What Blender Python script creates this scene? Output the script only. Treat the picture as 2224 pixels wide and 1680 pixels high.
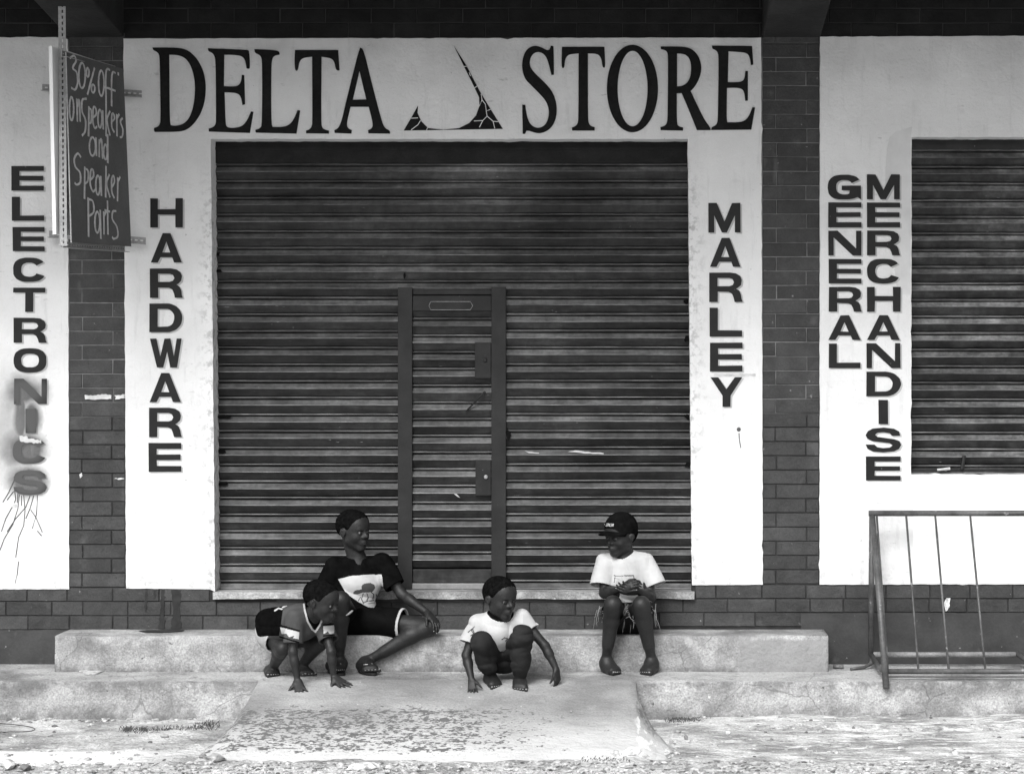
import bpy, bmesh, math, random
import numpy as np
from mathutils import Vector, Matrix, Euler

random.seed(7)
np.random.seed(7)
for o in list(bpy.data.objects):
    bpy.data.objects.remove(o)
S = bpy.context.scene
COL = S.collection

# ------------------------------------------------------------ camera, sky, sun, exposure
CAMZ, DIST, FOC = 1.693, 11.0, 4400.0          # eye height, metres to the shop wall, focal length in 2224-px-wide pixels
cd = bpy.data.cameras.new('camera')
cam = bpy.data.objects.new('camera', cd)
COL.objects.link(cam)
cam.location = (0, -DIST, CAMZ)
cam.rotation_euler = (math.radians(90), 0, 0)
cd.sensor_width = 36.0
cd.lens = FOC / 2224 * 36.0
cd.shift_x = -288 / 2224
cd.clip_end = 2000
cd.clip_start = 0.1
S.camera = cam

SUN_EL, SUN_ROT = math.radians(44), math.radians(196)
w = bpy.data.worlds.new('World')
S.world = w
w.use_nodes = True
nt = w.node_tree
for n in list(nt.nodes):
    nt.nodes.remove(n)
sky = nt.nodes.new('ShaderNodeTexSky')
sky.sky_type = 'NISHITA'
sky.sun_disc = False
sky.sun_elevation = SUN_EL
sky.sun_rotation = SUN_ROT
sky.air_density = 2.0
sky.dust_density = 6.0
bw = nt.nodes.new('ShaderNodeRGBToBW')          # black and white photograph: the sky gives neutral light
bg = nt.nodes.new('ShaderNodeBackground')
bg.inputs['Strength'].default_value = 0.12
wo = nt.nodes.new('ShaderNodeOutputWorld')
nt.links.new(sky.outputs[0], bw.inputs[0])
nt.links.new(bw.outputs[0], bg.inputs[0])
nt.links.new(bg.outputs[0], wo.inputs[0])

sl = bpy.data.lights.new('sun', 'SUN')
sun = bpy.data.objects.new('sun', sl)
COL.objects.link(sun)
sl.energy = 1.65
sl.angle = math.radians(25)
sl.color = (1, 1, 1)
sdir = Vector((math.sin(SUN_ROT) * math.cos(SUN_EL), math.cos(SUN_ROT) * math.cos(SUN_EL), math.sin(SUN_EL)))
sun.rotation_euler = sdir.to_track_quat('Z', 'Y').to_euler()
sun.location = sdir * 30

S.view_settings.view_transform = 'Standard'
S.view_settings.look = 'None'
S.view_settings.exposure = 0.58
S.view_settings.gamma = 1
S.view_settings.use_curve_mapping = False
S.render.engine = 'CYCLES'
S.cycles.max_bounces = 6
S.cycles.diffuse_bounces = 3

# ------------------------------------------------------------ helpers
def W(px, py, d=0.0):
    """point of the place, d metres in front of the wall, from plan measurements"""
    k = (DIST - d) / FOC
    return Vector(((px - 1400) * k, -d, CAMZ - (py - 840) * k))

PLAT_Z, PLAT_D = 0.188, 0.637
STEP_Z, STEP_D = 0.378, 0.285
RAMP_END = 1.80

def ground_z(d, ramp=True):
    if d < PLAT_D:
        return PLAT_Z
    if ramp:
        return max(0.0, PLAT_Z * (1 - (d - PLAT_D) / (RAMP_END - PLAT_D)))
    return 0.0

def G(px, py, up=0.0, ramp=True):
    lo, hi = 0.0, 3.0
    for _ in range(40):
        m = (lo + hi) / 2
        y = 840 + FOC * (CAMZ - ground_z(m, ramp)) / (DIST - m)
        if y < py:
            lo = m
        else:
            hi = m
    k = (DIST - lo) / FOC
    return Vector(((px - 1400) * k, -lo, ground_z(lo, ramp) + up))

def tag(o, label=None, cat=None, group=None, kind=None):
    if label: o['label'] = label
    if cat: o['category'] = cat
    if group: o['group'] = group
    if kind: o['kind'] = kind
    return o

def empty(name, loc=(0, 0, 0)):
    o = bpy.data.objects.new(name, None)
    COL.objects.link(o)
    o.location = loc
    return o

def link(name, me, mats=None, parent=None, smooth=False):
    o = bpy.data.objects.new(name, me)
    COL.objects.link(o)
    if mats is not None and len(me.materials) == 0:
        for m in (mats if isinstance(mats, (list, tuple)) else [mats]):
            me.materials.append(m)
    if smooth:
        me.polygons.foreach_set('use_smooth', [True] * len(me.polygons))
    if parent is not None:
        o.parent = parent
        o.matrix_parent_inverse = Matrix.Translation(-parent_world(parent))
    return o

def parent_world(p):
    v = Vector(p.location)
    q = p.parent
    if q is not None:
        v = v if p.get('_abs') is None else v
    return Vector(p.matrix_world.translation) if False else WORLD.get(p.name, Vector(p.location))
WORLD = {}

def mesh_from(name, verts, faces):
    me = bpy.data.meshes.new(name)
    me.from_pydata([tuple(v) for v in verts], [], faces)
    me.validate()
    me.update()
    return me

def bm_obj(name, bm, mats, parent=None, smooth=False, bevel=0, weight=False):
    me = bpy.data.meshes.new(name)
    bmesh.ops.recalc_face_normals(bm, faces=bm.faces)
    bm.to_mesh(me)
    bm.free()
    o = link(name, me, mats, parent, smooth)
    if bevel:
        m = o.modifiers.new('bevel', 'BEVEL')
        m.width = bevel
        m.segments = 2
        m.limit_method = 'ANGLE'
    return o

def add_box(bm, a, b):
    (x0, y0, z0), (x1, y1, z1) = a, b
    vs = [bm.verts.new(p) for p in ((x0, y0, z0), (x1, y0, z0), (x1, y1, z0), (x0, y1, z0), (x0, y0, z1), (x1, y0, z1), (x1, y1, z1), (x0, y1, z1))]
    for f in ((0, 1, 2, 3), (7, 6, 5, 4), (0, 4, 5, 1), (1, 5, 6, 2), (2, 6, 7, 3), (3, 7, 4, 0)):
        bm.faces.new([vs[i] for i in f])

def add_hexa(bm, c8):
    vs = [bm.verts.new(p) for p in c8]
    for f in ((0, 1, 2, 3), (7, 6, 5, 4), (0, 4, 5, 1), (1, 5, 6, 2), (2, 6, 7, 3), (3, 7, 4, 0)):
        bm.faces.new([vs[i] for i in f])

def add_tube(bm, pts, r, n=10, cap=True):
    pts = [Vector(p) for p in pts]
    rings = []
    up = Vector((0.13, 0.31, 0.94)).normalized()
    for i, p in enumerate(pts):
        if i == 0: t = pts[1] - p
        elif i == len(pts) - 1: t = p - pts[i - 1]
        else: t = (pts[i + 1] - pts[i - 1])
        t.normalize()
        u = up if abs(t.dot(up)) < 0.95 else Vector((1, 0, 0))
        a = t.cross(u).normalized()
        b = t.cross(a).normalized()
        rr = r[i] if isinstance(r, (list, tuple)) else r
        rings.append([bm.verts.new(p + (a * math.cos(2 * math.pi * k / n) + b * math.sin(2 * math.pi * k / n)) * rr) for k in range(n)])
    for i in range(len(rings) - 1):
        for k in range(n):
            bm.faces.new((rings[i][k], rings[i][(k + 1) % n], rings[i + 1][(k + 1) % n], rings[i + 1][k]))
    if cap:
        bm.faces.new(rings[0][::-1])
        bm.faces.new(rings[-1])

def densify(poly, step, jit):
    out = []
    n = len(poly)
    for i in range(n):
        a, b = Vector(poly[i]), Vector(poly[(i + 1) % n])
        L = (b - a).length
        k = max(1, int(L / step))
        for j in range(k):
            p = a.lerp(b, j / k)
            if j > 0:
                nrm = Vector((-(b - a).y, (b - a).x)).normalized()
                p = p + nrm * random.gauss(0, jit) * (3.0 if random.random() < .06 else 1)
            out.append(p)
    return out

def slab(name, poly_px, d_front, d_back, mat, parent, step=14, jit=0.5):
    """plate parallel to the wall with the given outline"""
    return poly_plate(name, [[tuple(p) for p in densify(poly_px, step, jit)]], d_back, d_front, mat, parent)

def poly_plate(name, loops, d0, d1, m, parent):
    cu = bpy.data.curves.new(name, 'CURVE')
    cu.dimensions = '2D'
    cu.fill_mode = 'BOTH'
    cu.extrude = abs(d1 - d0) / 2
    for lp in loops:
        sp = cu.splines.new('POLY')
        sp.points.add(len(lp) - 1)
        for p, (x, y) in zip(sp.points, lp):
            v = W(x, y)
            p.co = (v.x, v.z, 0, 1)
        sp.use_cyclic_u = True
    t = bpy.data.objects.new('tmp', cu)
    me = bpy.data.meshes.new_from_object(t)
    bpy.data.objects.remove(t)
    me.transform(Matrix.Translation((0, -(d0 + d1) / 2, 0)) @ Matrix.Rotation(math.radians(90), 4, 'X'))
    me.name = name
    return link(name, me, m, parent)

# ------------------------------------------------------------ materials
MATS = {}
def mat(name, lo, hi, scale=6, detail=6, rough=0.85, bump=0.0, bscale=40, stretch=(1, 1, 1), ramp=(0.35, 0.65),
        fine=0.0, fscale=90, specks=None, scratches=None, spec=0.3, rnd=0.0, extra=None, metal=0.0, coords=None):
    m = bpy.data.materials.new(name)
    m.use_nodes = True
    t = m.node_tree
    N = t.nodes
    P = N['Principled BSDF']
    L = t.links.new
    P.inputs['Roughness'].default_value = rough
    P.inputs['Specular IOR Level'].default_value = spec
    P.inputs['Metallic'].default_value = metal
    geo = N.new('ShaderNodeNewGeometry')
    pos = geo.outputs['Position']
    if coords == 'object':
        tc = N.new('ShaderNodeTexCoord')
        pos = tc.outputs['Object']
    mp = N.new('ShaderNodeMapping')
    mp.inputs['Scale'].default_value = stretch
    L(pos, mp.inputs[0])
    def noise(sc, det=5, vec=None, r=0.55):
        n = N.new('ShaderNodeTexNoise')
        n.inputs['Scale'].default_value = sc
        n.inputs['Detail'].default_value = det
        n.inputs['Roughness'].default_value = r
        L(vec or mp.outputs[0], n.inputs['Vector'])
        return n.outputs[0]
    def rampn(src, a, b, va=0.0, vb=1.0):
        r = N.new('ShaderNodeMapRange')
        r.clamp = True
        r.inputs['From Min'].default_value = a
        r.inputs['From Max'].default_value = b
        r.inputs['To Min'].default_value = va
        r.inputs['To Max'].default_value = vb
        L(src, r.inputs['Value'])
        return r.outputs[0]
    def math_(op, a, b=None):
        x = N.new('ShaderNodeMath')
        x.operation = op
        for i, v in enumerate((a, b)):
            if v is None: continue
            if isinstance(v, (int, float)): x.inputs[i].default_value = v
            else: L(v, x.inputs[i])
        return x.outputs[0]
    def mix(f, a, b):
        x = N.new('ShaderNodeMix')
        x.data_type = 'FLOAT'
        for i, v in ((0, f), (2, a), (3, b)):
            if isinstance(v, (int, float)): x.inputs[i].default_value = v
            else: L(v, x.inputs[i])
        return x.outputs[0]
    val = rampn(noise(scale, detail), ramp[0], ramp[1], lo, hi)
    if fine:
        val = math_('MULTIPLY', val, rampn(noise(fscale, 3), 0.3, 0.7, 1 - fine, 1 + fine))
    if rnd:
        oi = N.new('ShaderNodeObjectInfo')
        val = math_('MULTIPLY', val, rampn(oi.outputs['Random'], 0, 1, 1 - rnd, 1 + rnd))
    for sp in (specks or []):      # (noise scale, threshold from, to, value[, stretch])
        v = None
        if len(sp) > 4:
            mq = N.new('ShaderNodeMapping'); mq.inputs['Scale'].default_value = sp[4]
            mq.inputs['Location'].default_value = (sp[0], 1.7 * sp[3], 0)
            L(pos, mq.inputs[0]); v = mq.outputs[0]
        val = mix(rampn(noise(sp[0], 4, v), sp[1], sp[2]), val, sp[3])
    ctx = dict(N=N, L=L, noise=noise, rampn=rampn, math_=math_, mix=mix, pos=pos)
    if extra:
        val = extra(val, ctx)
    cb = N.new('ShaderNodeCombineColor')
    for i in range(3):
        L(val, cb.inputs[i])
    L(cb.outputs[0], P.inputs['Base Color'])
    if bump:
        b = N.new('ShaderNodeBump')
        b.inputs['Strength'].default_value = 1.0
        b.inputs['Distance'].default_value = bump
        h = math_('ADD', noise(bscale, 6), math_('MULTIPLY', noise(bscale * .17, 4), 3.0))
        L(h, b.inputs['Height'])
        L(b.outputs[0], P.inputs['Normal'])
    MATS[name] = m
    return m

def xyz(c):
    s = c['N'].new('ShaderNodeSeparateXYZ')
    c['L'](c['pos'], s.inputs[0])
    return s.outputs

def blob(c, x, z, rx, rz, soft=0.4, wob=0.0, wscale=8):
    X, Y, Z = xyz(c)
    m = c['math_']
    dx = m('DIVIDE', m('SUBTRACT', X, x), rx)
    dz = m('DIVIDE', m('SUBTRACT', Z, z), rz)
    r = m('SQRT', m('ADD', m('MULTIPLY', dx, dx), m('MULTIPLY', dz, dz)))
    if wob:
        r = m('ADD', r, m('MULTIPLY', m('SUBTRACT', c['noise'](wscale, 4, c['pos']), 0.5), wob))
    return c['rampn'](r, 1 + soft, 1 - soft, 0, 1)

def bpx(c, px, py, rx, ry, **k):
    p = W(px, py)
    return blob(c, p.x, p.z, rx / 400, ry / 400, **k)

def spray(val, c):
    """sprayed grey paint over the last letters of the left column"""
    f = bpx(c, 55, 852, 40, 34, soft=.5, wob=1.2)
    for a in ((70, 905, 20, 40), (55, 975, 46, 36), (62, 1045, 42, 36), (45, 900, 14, 60)):
        g = bpx(c, a[0], a[1], a[2], a[3], soft=.35, wob=.8)
        f = c['math_']('MAXIMUM', f, g)
    return c['mix'](c['math_']('MULTIPLY', f, .93), val, 0.085)

def plaster_wear(val, c):
    m = c['math_']
    val = spray(val, c)
    g = bpx(c, 12, 930, 30, 110, soft=.6, wob=.8)
    val = c['mix'](m('MULTIPLY', g, .55), val, .22)
    # dirt on the upper ledge and grime rubbed beside the openings
    X, Y, Z = xyz(c)
    dirt = m('MULTIPLY', c['rampn'](Z, 3.3, 3.6), c['rampn'](c['noise'](5, 5, c['pos']), .35, .7))
    val = c['mix'](m('MULTIPLY', dirt, .35), val, .3)
    mp = c['N'].new('ShaderNodeMapping'); mp.inputs['Scale'].default_value = (2.2, 1, .3)
    c['L'](c['pos'], mp.inputs[0])
    runs = c['rampn'](c['noise'](9, 6, mp.outputs[0], .65), .56, .68)
    val = c['mix'](m('MULTIPLY', runs, .22), val, .38)
    mp3 = c['N'].new('ShaderNodeMapping'); mp3.inputs['Scale'].default_value = (.6, 1, 1.6); mp3.inputs['Rotation'].default_value = (0, .5, 0)
    c['L'](c['pos'], mp3.inputs[0])
    rub = m('MULTIPLY', c['rampn'](c['noise'](26, 5, mp3.outputs[0], .6), .62, .68), c['rampn'](c['noise'](3.1, 3, c['pos']), .5, .6))
    val = c['mix'](m('MULTIPLY', rub, .45), val, .30)
    # dirt rubbed along the jambs of the big opening and splashed along the foot
    for ex in (462, 1499):
        e = W(ex, 800).x
        near = m('MULTIPLY', c['rampn'](m('ABSOLUTE', m('SUBTRACT', X, e)), .10, .0), c['rampn'](Z, 3.0, 2.6))
        mk = m('MULTIPLY', near, c['rampn'](c['noise'](24, 6, c['pos'], .7), .50, .60))
        val = c['mix'](m('MULTIPLY', mk, .6), val, .22)
    foot = m('MULTIPLY', c['rampn'](Z, .75, .6), c['rampn'](c['noise'](18, 7, c['pos'], .7), .50, .60))
    val = c['mix'](m('MULTIPLY', foot, .5), val, .3)
    # patched plaster round the right window: long crack
    return val

M_plaster = mat('white_plaster', 0.68, 0.78, scale=2.2, rough=.9, bump=.0035, bscale=55, fine=.03, fscale=160,
                specks=[(34, .70, .76, .45), (9, .66, .80, .62), (60, .735, .76, .2)], extra=plaster_wear)
M_plaster_new = mat('bright_white_paint', 0.84, 0.88, scale=2, rough=.85, bump=.0015, bscale=40)
M_patch = mat('grey_plaster_patch', .60, .68, scale=8, rough=.9, bump=.002)
M_brick = mat('painted_brick', 0.032, 0.056, scale=9, rough=.6, bump=.003, bscale=60, fine=.2, fscale=120, rnd=.22, spec=.3, ramp=(.3, .7),
              specks=[(38, .71, .735, .2), (9, .62, .78, .085), (60, .70, .74, .015), (5, .66, .76, .11, (1, 1, .4))])
def joint_paint_shade(val, c):
    X, Y, Z = xyz(c)
    n = c['math_']('MULTIPLY', c['math_']('SUBTRACT', c['noise'](4, 4, c['pos']), .5), 1.2)
    f = c['rampn'](c['math_']('ADD', Z, n), 1.75, 1.25)
    val = c['mix'](f, val, .026)
    return c['mix'](c['rampn'](Z, 3.48, 3.6), val, .045)  # top joints darkened too, canopy shade put into the colour
M_mortar_hi = mat('mortar', .13, .21, scale=20, rough=.95, bump=.002, extra=joint_paint_shade)
M_mortar_lo = mat('painted_mortar', .022, .036, scale=20, rough=.9, bump=.002)
M_brick_dark = mat('shaded_brick', .010, .018, scale=9, rough=.7, bump=.002, bscale=70, fine=.14, fscale=120, rnd=.15, spec=.15)  # darker copy of the brick: canopy shade put into the colour
M_plinth = mat('painted_render', .034, .055, scale=5, rough=.5, bump=.002, bscale=30, fine=.1,
               specks=[(30, .69, .73, .26), (8, .64, .78, .10)])
def cracks(val, c, scale=1.5, wd=.006, dark=.06):
    m = c['math_']
    N, L = c['N'], c['L']
    wn = N.new('ShaderNodeTexNoise'); wn.inputs['Scale'].default_value = 5; wn.inputs['Detail'].default_value = 6
    L(c['pos'], wn.inputs['Vector'])
    vm = N.new('ShaderNodeVectorMath'); vm.operation = 'SCALE'; vm.inputs['Scale'].default_value = .13
    L(wn.outputs[1], vm.inputs[0])
    va = N.new('ShaderNodeVectorMath'); va.operation = 'ADD'
    L(c['pos'], va.inputs[0]); L(vm.outputs[0], va.inputs[1])
    vo = N.new('ShaderNodeTexVoronoi'); vo.feature = 'DISTANCE_TO_EDGE'; vo.inputs['Scale'].default_value = scale
    L(va.outputs[0], vo.inputs['Vector'])
    f = m('MULTIPLY', c['rampn'](vo.outputs['Distance'], wd * .75, wd * .2), c['rampn'](c['noise'](1.9, 3, c['pos']), .48, .56))
    return c['mix'](m('MULTIPLY', f, .5), val, dark)
def step_stain(val, c):
    m = c['math_']
    val = cracks(val, c)
    mp = c['N'].new('ShaderNodeMapping'); mp.inputs['Scale'].default_value = (1, 1, .35)
    c['L'](c['pos'], mp.inputs[0])
    f = c['rampn'](c['noise'](4.5, 9, mp.outputs[0], .72), .50, .64)
    val = c['mix'](m('MULTIPLY', f, .55), val, .16)
    g = c['rampn'](c['noise'](6.5, 8, c['pos'], .7), .56, .66)
    val = c['mix'](m('MULTIPLY', g, .5), val, .58)
    X, Y, Z = xyz(c)
    base = m('MULTIPLY', c['rampn'](Z, .235, .190), c['rampn'](c['noise'](12, 6, c['pos'], .7), .38, .56))
    val = c['mix'](m('MULTIPLY', base, .75), val, .09)
    wob = m('ADD', X, m('MULTIPLY', m('SUBTRACT', c['noise'](9, 5, c['pos']), .5), .14))
    patch = m('MULTIPLY', m('MULTIPLY', c['rampn'](wob, .50, .52), c['rampn'](Z, .362, .352)), c['rampn'](Y, -.2, -.25))
    return c['mix'](m('MULTIPLY', patch, .8), val, .27)
M_conc = mat('worn_concrete', .17, .42, scale=2.6, detail=12, rough=.92, bump=.008, bscale=45, fine=.28, ramp=(.40, .60), fscale=120,
             specks=[(40, .69, .73, .12), (12, .64, .76, .20), (26, .72, .75, .60), (1.7, .55, .72, .20), (80, .70, .73, .12)], extra=lambda v, c: step_stain(v, c))
M_beam = mat('dark_concrete', .014, .028, scale=4, rough=.9, bump=.003)

def riser_stain(val, c):
    X, Y, Z = xyz(c)
    m = c['math_']
    val = cracks(val, c, 1.7, .008)
    n = c['noise'](7, 9, c['pos'], .75)
    # grime hanging under the lip of the pavement edge and along its foot
    top = m('MULTIPLY', c['rampn'](Z, .09, .172), c['rampn'](n, .42, .56))
    foot = m('MULTIPLY', c['rampn'](Z, .09, .01), c['rampn'](c['noise'](11, 8, c['pos'], .75), .40, .55))
    f = m('MAXIMUM', top, foot)
    front = c['rampn'](Y, -PLAT_D + .03, -PLAT_D + .005)
    return c['mix'](m('MULTIPLY', m('MULTIPLY', f, front), .75), val, .12)
M_pave = mat('pavement_concrete', .19, .44, scale=2.2, detail=12, rough=.92, bump=.011, bscale=38, fine=.3, ramp=(.40, .60), fscale=110,
             specks=[(34, .67, .71, .10), (10, .62, .74, .17), (26, .71, .74, .62), (70, .69, .72, .12)], extra=riser_stain)

def ramp_flecks(val, c):
    X, Y, Z = xyz(c)
    m = c['math_']
    band = m('MULTIPLY', c['rampn'](Y, -.92, -1.12), c['rampn'](Y, -1.78, -1.66))
    side = m('MULTIPLY', c['rampn'](X, -2.4, -2.2), c['rampn'](X, .3, -.9))
    area = m('MULTIPLY', band, side)
    mp = c['N'].new('ShaderNodeMapping'); mp.inputs['Scale'].default_value = (.75, .95, 1)
    c['L'](c['pos'], mp.inputs[0])
    n1 = c['noise'](58, 5, mp.outputs[0], .6)
    n2 = c['noise'](19, 3, mp.outputs[0], .5)
    thr = m('ADD', m('MULTIPLY', n1, .65), m('MULTIPLY', n2, .35))
    thr = m('ADD', thr, m('MULTIPLY', m('SUBTRACT', area, 1.0), .22))
    val = c['mix'](c['rampn'](c['noise'](2.5, 5, c['pos']), .4, .62), val, m('MULTIPLY', val, 1.12))
    mpf = c['N'].new('ShaderNodeMapping'); mpf.inputs['Rotation'].default_value = (0, 0, .5); mpf.inputs['Scale'].default_value = (2.5, .5, 1)
    c['L'](c['pos'], mpf.inputs[0])
    fn = c['noise'](9, 5, mpf.outputs[0], .6)
    flank = c['rampn'](X, -.05, -.03)
    val = c['mix'](m('MULTIPLY', flank, c['rampn'](fn, .57, .60)), val, .72)
    val = c['mix'](m('MULTIPLY', flank, c['rampn'](fn, .46, .42)), val, .16)
    val = cracks(val, c, 1.3, .005, .12)
    low = c['rampn'](m('ADD', Y, m('MULTIPLY', m('SUBTRACT', c['noise'](5, 5, c['pos']), .5), .5)), -1.15, -1.6, 0, 1)
    val = c['mix'](m('MULTIPLY', low, .6), val, .72)
    return c['mix'](c['rampn'](thr, .497, .527), val, .14)
M_ramp = mat('ramp_concrete', .23, .38, scale=2.4, detail=9, rough=.9, bump=.006, bscale=42, fine=.15, fscale=110,
             specks=[(30, .70, .73, .72), (60, .68, .72, .16)], extra=ramp_flecks)

def road_marks(val, c):
    X, Y, Z = xyz(c)
    m = c['math_']
    # pale strip across the ground on the left
    wob = m('MULTIPLY', m('SUBTRACT', c['noise'](3, 6, c['pos']), .5), .16)
    y = m('ADD', Y, wob)
    band = m('MULTIPLY', c['rampn'](y, -1.50, -1.56), c['rampn'](y, -1.90, -1.84))
    lx = c['rampn'](X, -2.0, -2.5)
    val = c['mix'](m('MULTIPLY', band, lx), val, .9)
    val = cracks(val, c, 2.2, .012, .10)
    # streaky wear on the right
    mp = c['N'].new('ShaderNodeMapping'); mp.inputs['Scale'].default_value = (.5, 1.6, 1)
    c['L'](c['pos'], mp.inputs[0])
    rx = c['rampn'](X, -.2, .5)
    n = c['noise'](9, 9, mp.outputs[0], .75)
    val = c['mix'](m('MULTIPLY', c['rampn'](n, .52, .62), rx), val, .88)
    val = c['mix'](m('MULTIPLY', c['rampn'](n, .44, .38), rx), val, .2)
    return val
M_road = mat('bare_road', .27, .60, scale=3.2, detail=12, rough=.95, bump=.016, bscale=36, fine=.3, ramp=(.4,.6), fscale=100,
             specks=[(30, .62, .68, .20), (22, .64, .70, .85)], extra=road_marks)
M_stone = mat('pale_stone', .30, .80, scale=40, rough=.9, bump=.004, rnd=.35)
M_stone_dark = mat('grey_stone', .13, .28, scale=9, rough=.9, bump=.004, rnd=.3)
M_weed = mat('dry_weeds', .03, .12, scale=30, rough=.8)
M_letter = mat('black_sign_paint', .005, .009, scale=12, rough=.5, fine=.2, fscale=60, spec=.3,
               specks=[(46, .73, .75, .25)], extra=spray)
M_bigletter = mat('black_letter_paint', .012, .018, scale=6, rough=.8, fine=.2, fscale=50, spec=.08)
M_shade = mat('grey_letter_shade', .40, .48, scale=10, rough=.8, extra=spray)
M_drip = mat('grey_drips', .06, .14, scale=30, rough=.7)
M_whitepaint = mat('white_paint', .42, .70, scale=12, rough=.6)

def shutter_wear_haze(val, c):
    X, Y, Z = xyz(c)
    m = c['math_']
    mp = c['N'].new('ShaderNodeMapping'); mp.inputs['Scale'].default_value = (.8, 1, 7)
    c['L'](c['pos'], mp.inputs[0])
    n = c['noise'](4.5, 8, mp.outputs[0], .7)
    val = m('MULTIPLY', val, c['rampn'](n, .3, .7, .5, 1.5))
    n3 = c['noise'](16, 6, c['pos'], .65)
    val = m('MULTIPLY', val, c['rampn'](n3, .35, .65, .72, 1.28))
    # reflected haze painted in as a lighter blob; rubbed bare patches follow
    haze = bpx(c, 980, 480, 150, 150, soft=.7, wob=.5, wscale=3)
    val = m('MULTIPLY', val, m('ADD', m('MULTIPLY', haze, .75), 1.0))
    g = c['noise'](1.1, 3, c['pos'], .5)
    val = m('MULTIPLY', val, c['rampn'](g, .35, .65, .6, 1.35))
    mp2 = c['N'].new('ShaderNodeMapping'); mp2.inputs['Scale'].default_value = (.35, 1, 2.4)
    c['L'](c['pos'], mp2.inputs[0])
    s = c['noise'](55, 4, mp2.outputs[0], .6)
    s2 = c['noise'](2.2, 3, c['pos'], .5)
    return c['mix'](m('MULTIPLY', c['rampn'](s, .69, .72), c['rampn'](s2, .5, .62)), val, .30)
M_slat = mat('painted_steel_slats', .022, .036, scale=3, rough=.5, spec=.25, bump=.0006, bscale=60, rnd=.22, fine=.1, fscale=50, extra=shutter_wear_haze)
M_slat2 = mat('worn_steel_slats', .020, .045, scale=4, rough=.5, spec=.25, bump=.0006, bscale=60, rnd=.22, fine=.2, fscale=30, extra=shutter_wear_haze)
M_lit = mat('lit_slat_ledge', .070, .11, scale=3, rough=.6, spec=.2, bump=.0006, bscale=60, rnd=.15, fine=.12, fscale=50, extra=shutter_wear_haze)  # light from above painted into the upward band of each slat
M_lit2 = mat('lit_window_slat_ledge', .09, .20, scale=5, rough=.6, spec=.2, bump=.0006, bscale=60, rnd=.15, fine=.2, fscale=40, extra=shutter_wear_haze)  # same painted light on the window shutter's upward bands
M_frame = mat('steel_frame', .014, .026, scale=7, rough=.5, spec=.25, bump=.0008, fine=.1, specks=[(50, .72, .75, .2)])
M_bottomrail = mat('worn_rail', .14, .26, scale=5, rough=.35, spec=.6, fine=.1)
M_dark = mat('dark_void', .004, .006, rough=.9, spec=.1)
M_board = mat('sign_board_paint', .075, .105, scale=4, rough=.6, fine=.1, bump=.0008)
M_chalk = mat('hand_painted_letters', .50, .66, scale=20, rough=.8, fine=.15, fscale=60)
M_boardedge = mat('white_board', .84, .88, scale=8, rough=.5)
M_angle = mat('slotted_steel', .24, .36, scale=9, rough=.5, spec=.5, fine=.2)
M_pipe = mat('barrier_pipe', .045, .11, scale=8, rough=.5, spec=.5, fine=.25, fscale=70, specks=[(22, .64, .70, .24)])
M_pipe_lt = mat('worn_barrier_pipe', .12, .30, scale=7, rough=.5, spec=.5, fine=.25)
M_skin = mat('skin', .014, .022, scale=11, rough=.52, spec=.36, fine=.2, fscale=150, bump=.0012, bscale=110, specks=[(70, .72, .76, .05)])
M_hair = mat('hair', .004, .009, scale=60, rough=.9, bump=.004, bscale=200, spec=0)
M_nail = mat('nails', .28, .36, rough=.4)
M_eye = mat('eye_white', .12, .14, rough=.25, spec=.5)
M_iris = mat('iris', .006, .008, rough=.15, spec=.6)
M_edge_glint = mat('slat_edge_highlight', .08, .21, scale=14, rough=.5, spec=.3, rnd=.2, fine=.3, fscale=60, stretch=(.35, 1, 1))  # highlight on slat lip and roll, painted as a paler colour
M_lip = mat('lip', .055, .07, scale=40, rough=.4, spec=.4)
M_black = mat('black_cotton', .004, .007, scale=20, rough=1, spec=0, bump=.0015, bscale=160)
M_blackshort = mat('black_polyester', .003, .005, scale=16, rough=.8, spec=.05, bump=.0015, bscale=90)
M_white = mat('white_cotton', .44, .54, scale=9, rough=.9, spec=.1, bump=.0015, bscale=140)
M_grey = mat('grey_cotton', .055, .08, scale=12, rough=.9, spec=.1, bump=.001, bscale=140)
M_mid = mat('pale_grey_cotton', .34, .46, scale=10, rough=.9, spec=.1, bump=.001)
M_pants = mat('dark_jersey', .020, .029, scale=12, rough=.92, spec=.1, bump=.002, bscale=60)
M_denim = mat('frayed_black_denim', .003, .006, scale=30, rough=.9, bump=.001)
M_rubber = mat('black_rubber', .012, .02, rough=.6)

# ------------------------------------------------------------ the ground
def grid_mesh(name, xs, ys, zf, m, parent=None, kind='structure', label=None, skirt=None):
    verts, faces = [], []
    nx, ny = len(xs), len(ys)
    for j, y in enumerate(ys):
        for i, x in enumerate(xs):
            verts.append((x, y, zf(x, y)))
    for j in range(ny - 1):
        for i in range(nx - 1):
            a = j * nx + i
            faces.append((a, a + 1, a + nx + 1, a + nx))
    me = mesh_from(name, verts, faces)
    o = link(name, me, m, parent, smooth=True)
    tag(o, kind=kind)
    return o

from mathutils import noise as MN
def nz(x, y, s, a):
    return MN.noise(Vector((x * s, y * s, s))) * a

xs = [-300, -60, -12, -6] + list(np.arange(-4.2, 3.2, .05)) + [5, 12, 60, 300]
ys = [-300, -80, -20, -11, -6, -4] + list(np.arange(-3.0, -.55, .05)) + [0.4, 6, 300]
def road_h(x, y):
    if not (-4.2 < x < 3.2 and -3.0 < y < -.6): return -.006 if abs(x) < 50 and abs(y) < 50 else -.02
    h = nz(x, y, 1.3, .012) + nz(x, y, 5, .006) + nz(x, y, 14, .004) - .004
    if x > .1 and y > -1.0: h += .02 * min(1, (x - .1) / .6)
    if y < -1.75: h += nz(x + 3, y, 9, .012)
    return h
grid_mesh('road', xs, ys, road_h, M_road)

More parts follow.
